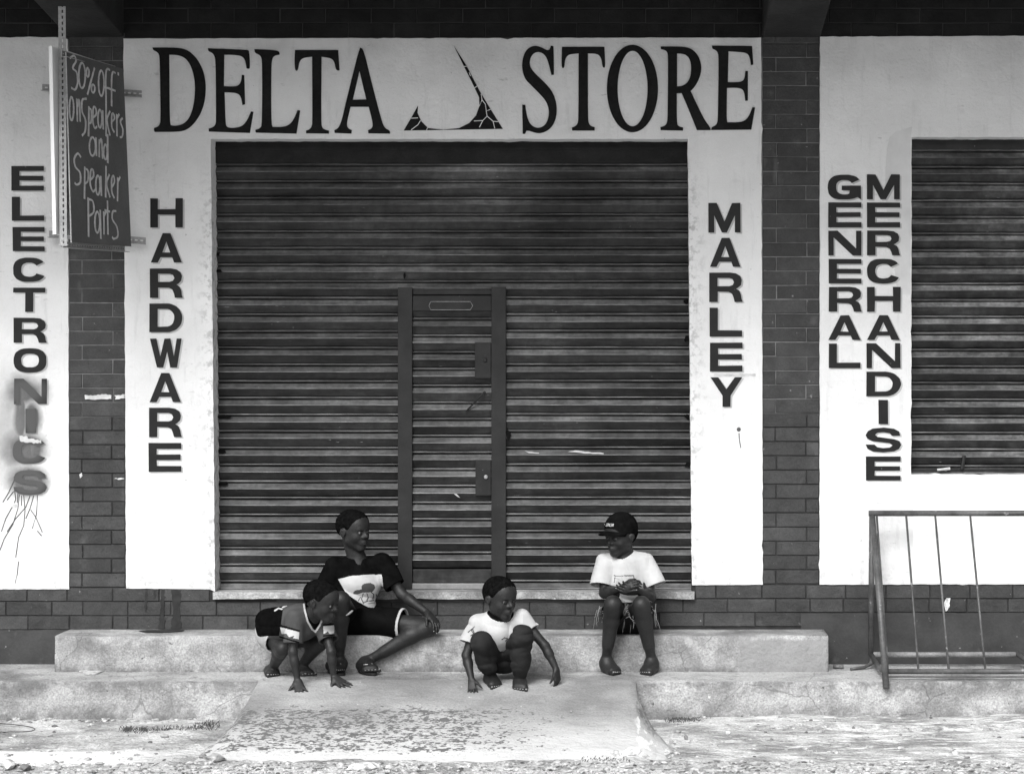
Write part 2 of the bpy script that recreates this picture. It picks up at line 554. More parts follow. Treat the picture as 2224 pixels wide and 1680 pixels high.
# pavement: raised concrete edge in front of the shop, worn lip
def profile_run(name, prof, x0, x1, step, m, jit, seed=0, parent=None):
    """extrude a (depth, z) profile along x with worn irregularities"""
    n = max(2, int((x1 - x0) / step))
    verts, faces = [], []
    for i in range(n + 1):
        x = x0 + (x1 - x0) * i / n
        for k, (d, z, j) in enumerate(prof):
            dd = d + MN.noise(Vector((x * 4, k * .7 + seed, 0))) * jit * j + MN.noise(Vector((x * 19, k * .9 + seed, 4))) * jit * .6 * j
            zz = z + MN.noise(Vector((x * 3, k * .7 + seed, 9))) * jit * j * .8 + MN.noise(Vector((x * 23, k + seed, 7))) * jit * .45 * j
            verts.append((x, -dd, zz))
    kk = len(prof)
    for i in range(n):
        for k in range(kk - 1):
            a = i * kk + k
            faces.append((a, a + 1, a + kk + 1, a + kk))
    faces.append(tuple(range(kk))[::-1])
    faces.append(tuple(n * kk + k for k in range(kk)))
    me = mesh_from(name, verts, faces)
    bm = bmesh.new(); bm.from_mesh(me)
    bmesh.ops.recalc_face_normals(bm, faces=bm.faces)
    bm.to_mesh(me); bm.free()
    return link(name, me, m, parent, smooth=True)

P = PLAT_D
pr = [(-.3, -.1, 0), (-.3, PLAT_Z, 0), (0.0, PLAT_Z, .0), (.15, PLAT_Z, .2), (.3, PLAT_Z, .2), (.45, PLAT_Z, .2), (.56, PLAT_Z, .3), (P - .02, PLAT_Z - .001, .5), (P - .006, PLAT_Z - .003, .8), (P, PLAT_Z - .010, 1),
      (P + .002, PLAT_Z - .04, 1), (P + .004, .12, 1.2), (P + .006, .08, 1.2), (P + .012, .04, 1.2), (P + .02, .0, 1.2), (P + .03, -.1, 0)]
o = profile_run('pavement', pr, -9, 8, .02, M_pave, .011)
tag(o, kind='structure')
pr = [(-.02, PLAT_Z - .02, 0), (-.02, STEP_Z, 0), (.02, STEP_Z, .1), (.12, STEP_Z, .15), (.22, STEP_Z, .3), (STEP_D - .018, STEP_Z - .001, .5), (STEP_D - .005, STEP_Z - .003, .8),
      (STEP_D, STEP_Z - .010, .8), (STEP_D + .001, .32, .6), (STEP_D + .002, .26, .6), (STEP_D + .002, .21, .6), (STEP_D + .004, PLAT_Z - .02, 0)]
x0 = (119 - 1400) * (DIST - STEP_D) / FOC
x1 = (1799 - 1400) * (DIST - STEP_D) / FOC
o = profile_run('step', pr, x0, x1, .02, M_conc, .009, seed=5)
tag(o, kind='structure')
# ramp
def ramp_mesh():
    rows = 46
    rng = []
    for j in range(rows + 1):
        t = j / rows
        d = .60 + (1.86 - .60) * t
        z = ground_z(d) + (.004 if d > PLAT_D else .002)
        if d > 1.68: z -= (d - 1.68) * .16
        tt = min(1, max(0, (d - PLAT_D) / (RAMP_END - PLAT_D)))
        cl = 562 + (486 - 562) * tt + MN.noise(Vector((t * 4, 1, 1))) * 8   # crest, left
        gl = 553 + (420 - 553) * tt ** .85 + MN.noise(Vector((t * 6, 3, 1))) * 9
        cr = 1381 + (1384 - 1381) * tt + MN.noise(Vector((t * 5, 5, 1))) * 5
        gr = 1390 + 68 * min(1, tt * 1.35) ** .9 + MN.noise(Vector((t * 7, 9, 1))) * 6
        if tt > .8: gr -= (tt - .8) * 60
        k = (DIST - d) / FOC
        xg0, xc0, xc1, xg1 = [(v - 1400) * k for v in (gl, cl, cr, gr)]
        n = 40
        line = [(xg0 - .01, -d, -.04)]
        for i in range(7):
            s = i / 7
            line.append((xg0 + (xc0 - xg0) * s, -d, (z + .004) * (s ** .75) - .003))
        for i in range(n + 1):
            x = xc0 + (xc1 - xc0) * i / n
            zz = z + nz(x, -d, 2.2, .006) + nz(x, -d, 9, .003)
            e = min(i, n - i) / n
            zz -= .004 * max(0, 1 - e * 18)
            line.append((x, -d, max(zz, -.03)))
        for i in range(1, 8):
            s = i / 7
            line.append((xc1 + (xg1 - xc1) * s, -d, (z + .002) * (1 - s) ** .9 - .003 + MN.noise(Vector((s * 3, d * 12, 2))) * .01 * (1 if i < 7 else 0)))
        line.append((xg1 + .01, -d, -.04))
        rng.append(line)
    m = len(rng[0])
    verts = [v for l in rng for v in l]
    faces = []
    for j in range(rows):
        for i in range(m - 1):
            a = j * m + i
            faces.append((a, a + m, a + m + 1, a + 1))
    me = mesh_from('ramp', verts, faces)
    o = link('ramp', me, M_ramp, None, smooth=True)
    tag(o, kind='structure')
    return o
ramp_mesh()

# ------------------------------------------------------------ the shop building
shop = empty('store_building', (0, 0, 0))
tag(shop, 'white plastered shop front with dark brick pillars and plinth under a concrete canopy', 'building')
# backing wall with the two openings left free
def back_piece(x0, x1, y0, y1, m, d=None, name='wall_backing'):
    d = -.0100 if m is M_mortar_hi else -.012
    a, b = W(x0, y1), W(x1, y0)
    bm = bmesh.new()
    add_box(bm, (a.x, -d, a.z), (b.x, -d + .12, b.z))
    return bm_obj(name, bm, m, shop)
YS = 905
for (a, b, c, d_, m) in ((-900, 455, -200, YS, M_mortar_hi), (455, 1505, -200, 300, M_mortar_hi), (1505, 1978, -200, YS, M_mortar_hi), (1978, 3000, -200, 296, M_mortar_hi),
                        (-900, 462, YS, 1460, M_mortar_lo), (462, 1502, 1292, 1460, M_mortar_lo), (1502, 1978, YS, 1460, M_mortar_lo), (1978, 3000, 1032, 1460, M_mortar_lo)):
    back_piece(a, b, c, d_, m)

bcache = {}
def brick_mesh(wd, ht, m):
    key = (round(wd, 3), round(ht, 3), m.name)
    if key not in bcache:
        bm = bmesh.new()
        hw, hh, dp = key[0] / 2, key[1] / 2, .02
        add_box(bm, (-hw, 0, -hh), (hw, dp, hh))
        bmesh.ops.bevel(bm, geom=[e for e in bm.edges if all(v.co.y < .001 for v in e.verts)] , offset=.0035, segments=1, affect='EDGES')
        bmesh.ops.recalc_face_normals(bm, faces=bm.faces)
        me = bpy.data.meshes.new('brick')
        bm.to_mesh(me); bm.free()
        me.materials.append(m)
        bcache[key] = me
    return bcache[key]

def brick(x0, x1, y0, y1, parent, d=-.006, gap=1.6, m=None):
    wd = (x1 - x0 - gap) * DIST / FOC
    ht = (y1 - y0 - gap) * DIST / FOC
    if wd < .012: return
    me = brick_mesh(wd, ht, m or M_brick)
    o = bpy.data.objects.new('brick', me)
    COL.objects.link(o)
    o.location = W((x0 + x1) / 2, (y0 + y1) / 2) + Vector((0, -d + random.uniform(-.0015, .0015), random.uniform(-.0008, .0008)))
    o.rotation_euler = (random.gauss(0, .008), random.gauss(0, .0025), random.gauss(0, .006))
    o.parent = parent
    return o

def pillar_part(name, x0, x1, ybase, j1, j2, phase):
    o = empty(name)
    o.parent = shop
    k = 0
    y = ybase
    while y > 60:
        t = y - 30.9
        if t < 84: t = max(t, 50)
        j = (j1 if (k + phase) % 2 else j2) + random.uniform(-1.5, 1.5)
        brick(x0, j, t, y, o); brick(j, x1, t, y, o)
        y = t
        k += 1
        if y <= 84: break
    return o
pillar_part('brick_pillar', 149, 272, 1275, 178, 243, 1)
pillar_part('brick_pillar', 1656, 1780, 1268, 1685.5, 1751.5, 1)
# brick band over the plaster
band = empty('brick_band'); band.parent = shop
rows = [(50, 82), (18, 50), (-14, 18), (-46, -14)]
for r, (a, b) in enumerate(rows[:3]):
    x = -139 + (50 if r % 2 else 0)
    while x < 2270:
        x2 = x + 99.4
        brick(x, x2, a, b, band, m=M_brick_dark)
        x = x2
# brick plinth
plinth = empty('brick_plinth'); plinth.parent = shop
def course(y0, y1, joints, parent):
    for a, b in zip(joints[:-1], joints[1:]):
        brick(a, b, y0, y1, parent)
course(1276, 1306, [-60, 58, 145, 244, 345, 455], plinth)
course(1306, 1337, [-60, 12, 112, 179, 277, 370, 470, 565, 660, 755, 850, 950, 1050, 1150, 1250, 1345], plinth)
course(1337, 1368, [-30, 60, 150, 244, 277, 350, 440, 538, 640, 735, 830, 930, 1030, 1130, 1185, 1270, 1360, 1432], plinth)
course(1300, 1330, [1345, 1410, 1483, 1580, 1685, 1760, 1832, 1925, 2018, 2100, 2190, 2290], plinth)
course(1270, 1300, [1510, 1555, 1655, 1751, 1837, 1925, 2020, 2107, 2200, 2290], plinth)
course(1330, 1361, [1432, 1529, 1640, 1751, 1830], plinth)
slab('painted_render', [(-300, 1366), (200, 1368), (200, 1450), (-300, 1450)], -.006, -.10, M_plinth, shop, jit=.3)
slab('painted_render', [(1740, 1331), (2500, 1329), (2500, 1450), (1740, 1450)], -.004, -.10, M_plinth, shop, jit=.3)
slab('painted_render', [(600, 1298), (1340, 1298), (1340, 1307), (600, 1307)], -.0085, -.10, M_plinth, shop, jit=.3)
# plaster
slab('plaster_wall', [(-300, 80), (120, 81), (147, 85), (150, 1279), (-300, 1280)], 0, -.10, M_plaster, shop, jit=.35)
slab('plaster_wall', [(268, 84), (1653, 82), (1657, 1269), (1503, 1270), (1494, 302), (458, 302), (467, 1284), (455, 1279), (274, 1277)], 0, -.16, M_plaster, shop, jit=.35)
slab('plaster_wall', [(1781, 80), (2500, 77), (2500, 298), (1980, 298), (1979, 1030), (2500, 1030), (2500, 1268), (1780, 1269)], 0, -.16, M_plaster, shop, jit=.35)
# fresher paint on the panel under the right window
slab('window_apron', [(1984, 1034), (2500, 1033), (2500, 1266), (1982, 1266)], .003, -.01, M_plaster_new, shop, jit=.3)
# smooth patch left of the right window's head
slab('plaster_patch', [(1981, 275), (1962, 281), (1945, 286), (1932, 298), (1926, 325), (1923, 370), (1922, 420), (1927, 470), (1940, 560), (1950, 640), (1978, 640), (1978, 300)], .0012, -.003, M_patch, shop, jit=.3)
# threshold of the shutter opening
bm = bmesh.new()
a, b = W(464, 1299), W(1508, 1284)
add_box(bm, (a.x, -.022, a.z), (b.x, .15, b.z))
bmesh.ops.subdivide_edges(bm, edges=[e for e in bm.edges if abs(e.verts[0].co.x - e.verts[1].co.x) > 1], cuts=60, use_grid_fill=True)
for v in bm.verts:
    if v.co.y < 0:
        v.co.y += MN.noise(Vector((v.co.x * 9, v.co.z * 30, 0))) * .006
        v.co.z += MN.noise(Vector((v.co.x * 7, v.co.z * 30, 5))) * .005
bm_obj('threshold', bm, M_conc, shop)
# window ledge shadow box + dark lintel voids behind the shutters
# canopy beams and slab over the pavement
def beam(x0, x1):
    a, b = W(x0, 81), W(x1, 81)
    bm = bmesh.new()
    zt = 4.2
    prof = [(0.02, a.z), (-.62, a.z + .085), (-2.04, a.z + .24)]
    verts = []
    for (y, z) in prof:
        verts.append([bm.verts.new(p) for p in ((a.x, y, z), (b.x, y, z), (b.x, y, zt), (a.x, y, zt))])
    for i in range(2):
        for k in range(4):
            bm.faces.new((verts[i][k], verts[i][(k + 1) % 4], verts[i + 1][(k + 1) % 4], verts[i + 1][k]))
    bm.faces.new(verts[0][::-1]); bm.faces.new(verts[2])
    return bm_obj('canopy_beam', bm, M_beam, shop, bevel=.01)
beam(146, 268); beam(1656, 1783)
bm = bmesh.new()
add_box(bm, (-8, -2.08, 3.9), (7, .0, 4.1))
bm_obj('canopy_slab', bm, M_beam, shop)
bm = bmesh.new()
add_box(bm, (-8, .0, 3.9), (7, .3, 6.5))
bm_obj('upper_wall', bm, M_plaster, shop)

# spray drips and scuffs on the plaster
def drip(pts, r=.0022, m=M_drip, name='paint_drip'):
    bm = bmesh.new()
    P_ = [W(x, y) + Vector((0, -.0006, 0)) for x, y in pts]
    add_tube(bm, P_, r, 5)
    bm_obj(name, bm, m, shop)
q = lambda l: [(x / 3.2125, 780 + y / 3.2125) for x, y in l]
for l in ([(105, 830), (60, 930), (20, 995)], [(95, 920), (50, 980)], [(100, 900), (110, 975), (100, 1000)], [(135, 940), (125, 1040), (90, 1150), (30, 1250), (0, 1330)],
          [(165, 945), (175, 1050), (165, 1160), (130, 1240), (110, 1380)], [(210, 950), (180, 1030), (110, 1110), (50, 1200)], [(235, 950), (210, 1040), (180, 1110)],
          [(262, 945), (255, 1080), (225, 1180)], [(215, 1050), (250, 1100), (295, 1205)], [(260, 1195), (290, 1230)], [(85, 1030), (40, 1110), (10, 1200)], [(130, 1410), (120, 1500), (105, 1560)], [(125, 930), (120, 1000)], [(150, 950), (150, 1020)]):
    drip(q(l), r=.0026)
drip([(1605, 940), (1606, 955), (1609, 972)], .0028)
bm = bmesh.new()
bmesh.ops.create_uvsphere(bm, u_segments=10, v_segments=6, radius=.012, matrix=Matrix.Translation(W(1604.5, 932)) @ Matrix.Diagonal((1, .25, 1, 1)))
bm_obj('paint_blob', bm, M_drip, shop, smooth=True)
def blot(pts, m=M_whitepaint, d=.0012, name='paint_mark', dback=-.004):
    slab(name, pts, d, dback, m, shop, step=4, jit=.7)
blot([(43, 946), (60, 947), (61, 952), (90, 955), (90, 962), (70, 960), (60, 961), (44, 957)], d=.0055)
blot([(184, 857), (205, 858), (225, 856), (242, 858), (242, 866), (215, 867), (185, 867)], d=.0015, dback=-.01)
blot([(248, 858), (271, 856), (271, 864), (250, 867)], d=.0015, dback=-.01)
blot([(-2, 1091), (36, 1094), (38, 1100), (25, 1104), (-2, 1104)])
blot([(172, 1030), (177, 1026), (179, 1033), (174, 1038)], d=.0, dback=-.01)
blot([(247, 1039), (262, 1037), (271, 1039), (262, 1041)], d=.0, dback=-.01)
blot([(1550, 812), (1641, 811), (1641, 817), (1550, 818)], d=.0012)
blot([(2050, 1310), (2056, 1298), (2064, 1298), (2062, 1318), (2054, 1327)], m=M_stone, d=.000, dback=-.01)
# dark liquid run down the plinth and over the step
for pts in ([(315, 1279), (320, 1279), (319, 1318), (316, 1330), (313, 1318)], [(350, 1279), (357, 1279), (356, 1330), (357, 1364), (343, 1366), (347, 1335)],
            [(372, 1279), (393, 1281), (391, 1330), (394, 1366), (370, 1366), (376, 1330)], [(333, 1281), (339, 1282), (337, 1300), (333, 1302)]):
    blot(pts, m=M_letter if False else MATS['painted_mortar'], d=-.0035, dback=-.01, name='oil_stain')
bm = bmesh.new()
f = bm.faces.new([bm.verts.new(p) for p in [Vector(((x - 1400) * (DIST - d) / FOC, -d, STEP_Z + .0035)) for x, d in ((300, .09), (320, .05), (390, .03), (402, .05), (395, .11), (350, .16), (318, .17))]])
bm_obj('oil_stain', bm, MATS['painted_mortar'], shop)

# ------------------------------------------------------------ roller shutters
def slat_mesh(width, pitch, m, seed, seg=6):
    prof = [(0.0, -.004), (.02, .006), (.062, .012), (.115, .006), (.14, -.008), (.175, -.010), (.20, .000), (.475, .018), (.515, .0195), (.54, .016), (.94, -.002), (1.0, -.008)]
    verts, faces = [], []
    n = len(prof)
    for i in range(seg + 1):
        x = width * i / seg - width / 2
        for k, (t, o) in enumerate(prof):
            wob = MN.noise(Vector((x * 2.3 + seed * 7.1, k * .25, seed))) * .0030
            verts.append((x, -(o + wob), -t * pitch + wob * .5))
    for i in range(seg):
        for k in range(n - 1):
            a = i * n + k
            faces.append((a, a + 1, a + n + 1, a + n))
    me = mesh_from('slat', verts, faces)
    me.materials.append(m)
    me.materials.append(M_lit if m is M_slat else M_lit2)
    me.materials.append(M_edge_glint)
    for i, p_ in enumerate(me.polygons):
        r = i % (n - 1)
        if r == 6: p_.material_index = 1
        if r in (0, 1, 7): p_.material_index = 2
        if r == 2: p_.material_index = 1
    return me

def slat_row(meshes, xc, py, d, parent, i):
    o = bpy.data.objects.new('slat', meshes[i % len(meshes)])
    COL.objects.link(o)
    o.location = Vector(((xc - 1400) * DIST / FOC, -d, CAMZ - (py - 840) * DIST / FOC))
    o.rotation_euler = (random.gauss(0, .035), random.gauss(0, .0008), 0)
    o.parent = parent
    return o
SD = -.135
PM = 36.6 * DIST / FOC
sh = empty('roller_shutter')
tag(sh, 'wide closed steel roller shutter with a small door in it under the DELTA STORE lettering', 'shutter')
def wpx(a, b): return (b - a) * DIST / FOC
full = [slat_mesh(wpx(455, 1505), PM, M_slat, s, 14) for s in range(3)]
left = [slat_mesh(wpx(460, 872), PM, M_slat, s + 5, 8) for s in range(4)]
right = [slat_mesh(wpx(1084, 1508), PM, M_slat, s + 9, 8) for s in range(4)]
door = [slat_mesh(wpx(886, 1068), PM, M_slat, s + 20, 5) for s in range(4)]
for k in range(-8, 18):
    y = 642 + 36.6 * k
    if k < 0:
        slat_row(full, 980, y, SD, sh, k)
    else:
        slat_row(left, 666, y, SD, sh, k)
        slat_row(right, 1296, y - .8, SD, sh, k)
bm = bmesh.new()
a, b = W(450, 349), W(1510, 296)
add_box(bm, (a.x, .120, a.z), (b.x, .15, b.z))
a, b = W(450, 320), W(1510, 314)
add_box(bm, (a.x, .114, a.z), (b.x, .121, b.z))
bm_obj('head_box', bm, MATS['shaded_brick'], sh)  # shade below lintel and canopy put into its dark colour
bm = bmesh.new()
a, b = W(450, 1284), W(1512, 290)
add_box(bm, (a.x, .150, a.z), (b.x, .16, b.z))
bm_obj('dark_interior', bm, M_dark, sh)
wd = empty('wicket_door'); wd.parent = sh
def plate(name, x0, x1, y0, y1, d, th, m, parent, bevel=.002):
    bm = bmesh.new()
    a, b = W(x0, y1), W(x1, y0)
    add_box(bm, (a.x, -d, a.z), (b.x, -d + th, b.z))
    return bm_obj(name, bm, m, parent, bevel=bevel)
plate('frame_post', 859, 890.5, 622, 1282, SD + .034, .04, M_frame, wd)
plate('frame_post', 1064, 1096, 621, 1280, SD + .034, .04, M_frame, wd)
plate('frame_rail', 890.5, 1064, 622, 637.5, SD + .012, .03, M_frame, wd)
plate('head_panel', 891, 1063.5, 640, 673, SD + .026, .03, M_frame, wd)
for k in range(-1, 16):
    y = 688 + 36.65 * k - 36.65 * 0
    if k == 15: break
    slat_row(door, 977, y, SD + .004, wd, k)
plate('kick_panel', 891, 1063.5, 1240, 1269, SD + .018, .03, M_slat2, wd)
plate('bottom_rail', 880, 1075, 1270.5, 1283, SD + .03, .03, M_bottomrail, wd)
plate('lock_plate', 1027.5, 1063, 742, 821, SD + .028, .012, M_frame, wd)
plate('lock_plate', 1029, 1063, 999, 1078, SD + .028, .012, M_frame, wd)
for (x, y) in ((1050, 781), (1052, 1037)):
    bm = bmesh.new()
    bmesh.ops.create_cone(bm, cap_ends=True, segments=16, radius1=.012, radius2=.010, depth=.012, matrix=Matrix.Translation(W(x, y) + Vector((0, -SD - .033, 0))) @ Matrix.Rotation(math.radians(90), 4, 'X'))
    bm_obj('lock', bm, M_angle if y > 900 else M_frame, wd, smooth=False, bevel=.001)
bm = bmesh.new()
add_tube(bm, [W(1008, 894) + Vector((0, -SD - .03, 0)), W(1040, 861) + Vector((0, -SD - .045, 0)), W(1050, 850) + Vector((0, -SD - .03, 0))], [.004, .006, .007], 8)
bm_obj('handle', bm, M_frame, wd)
# name plate (octagon rim)
oc = [(931, 653), (1018, 653), (1023, 662), (1018, 671), (931, 671), (927, 662)]
bm = bmesh.new()
add_tube(bm, [W(x, y) + Vector((0, -SD - .029, 0)) for x, y in oc + oc[:1]], .0016, 6, cap=False)
bm_obj('name_plate', bm, M_angle, wd)
for (hx, hy, hw, hh) in ((466, 586, 10, 4), (464, 548, 5, 5), (873, 596, 2, 7), (476, 905, 14, 5), (472, 980, 9, 6), (474, 1052, 12, 6), (1494, 652, 9, 7), (1496, 735, 12, 7), (1497, 905, 10, 7), (1496, 1010, 9, 6)):
    slab('rust_stain', [(hx + hw * math.cos(a_ * .7) * random.uniform(.45, 1.3), hy + hh * math.sin(a_ * .7) * random.uniform(.45, 1.3)) for a_ in range(9)], SD + .021, SD + .012, M_dark, sh, step=4, jit=.5)
slab('hole', [(1097, 934), (1104, 936), (1107, 946), (1102, 957), (1098, 956)], SD + .024, SD + .02, M_dark, sh, step=4)
for pts in ([(1137, 980), (1146, 982), (1168, 984), (1168, 986), (1146, 985)], [(1231, 982), (1248, 979), (1270, 982), (1310, 985), (1310, 987), (1268, 986), (1246, 983)], [(980, 1073), (988, 1075), (995, 1083), (990, 1081)]):
    slab('paint_mark', pts, SD + .019, SD + .01, M_whitepaint, sh, step=6, jit=.4)

sh2 = empty('roller_shutter')
tag(sh2, 'closed roller shutter of the window right of the GENERAL MERCHANDISE lettering', 'shutter')
PM2 = 36.4 * DIST / FOC
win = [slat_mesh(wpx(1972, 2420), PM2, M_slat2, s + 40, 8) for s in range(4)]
for k in range(0, 20):
    slat_row(win, 2196, 319.2 + 36.4 * k - 18 * 0, SD + .02, sh2, k)
plate('head_box', 1972, 2420, 290, 320, SD + .03, .03, M_frame, sh2)
plate('bottom_rail', 1979, 2420, 1019, 1029.5, SD + .036, .04, M_slat2, sh2)
plate('dark_interior', 1968, 2424, 288, 1034, SD - .02, .01, M_dark, sh2, bevel=0)
bm = bmesh.new()
add_tube(bm, [W(2040, 1021) + Vector((0, -SD - .06, 0)), W(2068, 1018) + Vector((0, -SD - .06, 0))], [.006, .008], 8)
bm_obj('latch', bm, M_whitepaint, sh2)
bm = bmesh.new()
add_tube(bm, [W(2100, 990) + Vector((0, -SD - .05, 0)), W(2094, 1020) + Vector((0, -SD - .055, 0))], .01, 8)
bm_obj('latch', bm, M_frame, sh2)

# ------------------------------------------------------------ lettering
def arc(cx, cy, rx, ry, a0, a1, n=12):
    return [(cx + rx * math.cos(math.radians(a0 + (a1 - a0) * i / n)), cy + ry * math.sin(math.radians(a0 + (a1 - a0) * i / n))) for i in range(n + 1)]

def sup(cx, cy, rx, ry, n=40, e=2.6, a0=0, a1=360):
    out = []
    for i in range(n if a1 - a0 >= 360 else n + 1):
        a = math.radians(a0 + (a1 - a0) * i / n)
        c, s = math.cos(a), math.sin(a)
        out.append((cx + rx * math.copysign(abs(c) ** (2 / e), c), cy + ry * math.copysign(abs(s) ** (2 / e), s)))
    return out

V, H = .25, .20
def glyph(ch):
    if ch == 'E': return [[(0, 0), (1, 0), (1, H), (V, H), (V, .4), (.98, .4), (.98, .59), (V, .59), (V, 1 - H), (1, 1 - H), (1, 1), (0, 1)]]
    if ch == 'L': return [[(0, 0), (V, 0), (V, 1 - H - .02), (1, 1 - H - .02), (1, 1), (0, 1)]]
    if ch == 'T': return [[(0, 0), (1, 0), (1, H), (.5 + V / 2, H), (.5 + V / 2, 1), (.5 - V / 2, 1), (.5 - V / 2, H), (0, H)]]
    if ch == 'H': return [[(0, 0), (V - .02, 0), (V - .02, .37), (1 - V + .02, .37), (1 - V + .02, 0), (1, 0), (1, 1), (1 - V + .02, 1), (1 - V + .02, .56), (V - .02, .56), (V - .02, 1), (0, 1)]]
    if ch == 'I': return [[(0, 0), (1, 0), (1, 1), (0, 1)]]
    if ch == 'N': return [[(0, 0), (.28, 0), (.84, .72), (.84, 0), (1, 0), (1, 1), (.74, 1), (.16, .27), (.16, 1), (0, 1)]]
    if ch == 'M': return [[(0, 0), (.26, 0), (.50, .62), (.74, 0), (1, 0), (1, 1), (.83, 1), (.83, .42), (.58, 1), (.42, 1), (.18, .42), (.18, 1), (0, 1)]]
    if ch == 'W': return [[(0, 0), (.2, 0), (.33, .62), (.46, 0), (.64, 0), (.75, .62), (.84, 0), (1, 0), (.85, 1), (.64, 1), (.54, .45), (.42, 1), (.22, 1)]]
    if ch == 'Y': return [[(0, 0), (.25, 0), (.5, .4), (.77, 0), (1, 0), (.63, .62), (.63, 1), (.38, 1), (.38, .62)]]
    if ch == 'A': return [[(.38, 0), (.64, 0), (1, 1), (.75, 1), (.69, .82), (.31, .82), (.22, 1), (0, 1)], [(.5, .28), (.37, .66), (.63, .66)]]
    if ch == 'D': return [[(0, 0), (.55, 0)] + [(.55 + .45 * math.sin(t) ** .8 if False else .55 + .45 * math.sin(t), .5 - .5 * math.cos(t)) for t in np.linspace(.15, math.pi - .15, 18)] + [(.55, 1), (0, 1)],
                          [(.25, .19), (.25, .81), (.52, .81)] + [(.52 + .24 * math.sin(t), .5 + .31 * math.cos(t)) for t in np.linspace(.15, math.pi - .15, 12)] + [(.52, .19)]]
    if ch == 'O': return [sup(.5, .5, .5, .5), sup(.5, .5, .27, .28)]
    if ch == 'C': return [sup(.5, .5, .5, .5, 32, 2.7, 24, 328) + sup(.5, .5, .25, .29, 24, 2.5, 330, 26)]
    if ch == 'G':
        return [sup(.5, .5, .5, .5, 32, 2.7, 60, 330) + [(.72, .34)] + sup(.5, .5, .25, .29, 22, 2.4, 328, 60) + [(.66, .64), (.42, .62), (.42, .44), (1, .44), (1, 1), (.9, .9)]]
    if ch == 'R': return [[(0, 0), (.62, 0), (.8, .03), (.93, .12), (.97, .26), (.95, .42), (.86, .52), (.8, .55), (.9, .62), (.95, .75), (.97, .9), (1, 1), (.76, 1), (.73, .85), (.68, .72), (.58, .66), (.25, .65), (.25, 1), (0, 1)],
                          [(.25, .18), (.25, .46), (.6, .46), (.70, .42), (.74, .33), (.70, .22), (.6, .18)]]
    if ch == 'S':
        t = [(.98, .33), (.74, .33), (.68, .23), (.5, .19), (.33, .21), (.26, .29), (.33, .37), (.55, .41), (.8, .46), (.95, .55), (1, .70), (.94, .86), (.8, .96), (.5, 1.0), (.2, .96), (.05, .85), (0, .68),
             (.25, .68), (.32, .78), (.5, .82), (.68, .80), (.76, .71), (.68, .63), (.45, .59), (.2, .54), (.05, .45), (.0, .30), (.06, .14), (.2, .04), (.5, 0), (.8, .04), (.94, .15)]
        return [t]
def word(label, group, boxes, name='painted_lettering'):
    e = empty(name)
    tag(e, label, 'lettering', group)
    for ch, x0, y0, x1, y1 in boxes:
        gl = glyph(ch)
        j = lambda: random.uniform(-.5, .5)
        jj = {}
        def tr(u, v, ox=0, oy=0):
            key = (round(u, 3), round(v, 3))
            if key not in jj: jj[key] = (j() * .7, j() * .7)
            return (x0 + (x1 - x0) * u + jj[key][0] + ox, y0 + (y1 - y0) * v + jj[key][1] + oy)
        L = poly_plate('letter', [[tr(u, v) for u, v in lp] for lp in gl], .0022, .0042, M_letter, e)
        poly_plate('letter_shade', [[tr(u, v, 3.6, 2.8) for u, v in lp] for lp in gl], .0002, .0014, M_shade, L)
    return e
GL = 'painted words in black block capitals'
word('black block capitals ELECTRONICS, lower letters sprayed over with grey paint, on the far left wall', GL,
     [('E', 25, 361, 95.5, 414), ('L', 26, 428, 96, 479.5), ('E', 28, 493, 97, 545.5), ('C', 29, 559.5, 98.7, 612), ('T', 29, 625, 98.7, 677), ('R', 30, 690, 102, 744), ('O', 30, 756, 101, 809),
      ('N', 31, 822, 102, 877), ('I', 56, 887, 79, 940), ('C', 28, 952, 101, 1006), ('S', 29.6, 1020, 102, 1074)])
word('black block capitals HARDWARE running down the wall left of the big shutter', GL,
     [('H', 327, 431, 397.5, 494), ('A', 328, 506.5, 395, 570), ('R', 326, 583, 397.5, 646.6), ('D', 325, 659, 396, 721), ('W', 326, 735, 395, 797.6), ('A', 325, 809.6, 393, 872.8), ('R', 324, 885, 395, 949), ('E', 323, 961.5, 394, 1023.7)])
word('black block capitals MARLEY running down the wall right of the big shutter', GL,
     [('M', 1538.7, 441, 1608, 505), ('A', 1541.6, 516.7, 1608.7, 579.5), ('R', 1540.5, 592, 1613, 655.6), ('L', 1541, 668, 1611.6, 731), ('E', 1542, 744, 1612.6, 806), ('Y', 1543, 819, 1612, 883)])
word('black block capitals GENERAL, the shorter column beside the right brick pillar', GL,
     [('G', 1797.7, 379.8, 1870, 433.7), ('E', 1798.6, 439.7, 1870.8, 493.6), ('N', 1799, 501, 1870.8, 555), ('E', 1800, 562.5, 1870.8, 615.7), ('R', 1800, 623, 1872, 676.7), ('A', 1799, 684.6, 1869, 738), ('L', 1800, 745.7, 1869, 799)])
word('black block capitals MERCHANDISE, the long column beside the window shutter', GL,
     [('M', 1882.6, 379, 1954, 433), ('E', 1882.8, 440, 1954.8, 493.6), ('R', 1883, 501, 1955, 554.5), ('C', 1883, 562, 1954.3, 615.7), ('H', 1883, 623, 1956, 677), ('A', 1883, 684.6, 1954, 738), ('N', 1882, 745, 1955.4, 799),
      ('D', 1881.5, 806.8, 1956.6, 860), ('I', 1908, 868, 1928.5, 920.6), ('S', 1880, 928, 1957, 982), ('E', 1880.7, 990.8, 1956, 1043)])

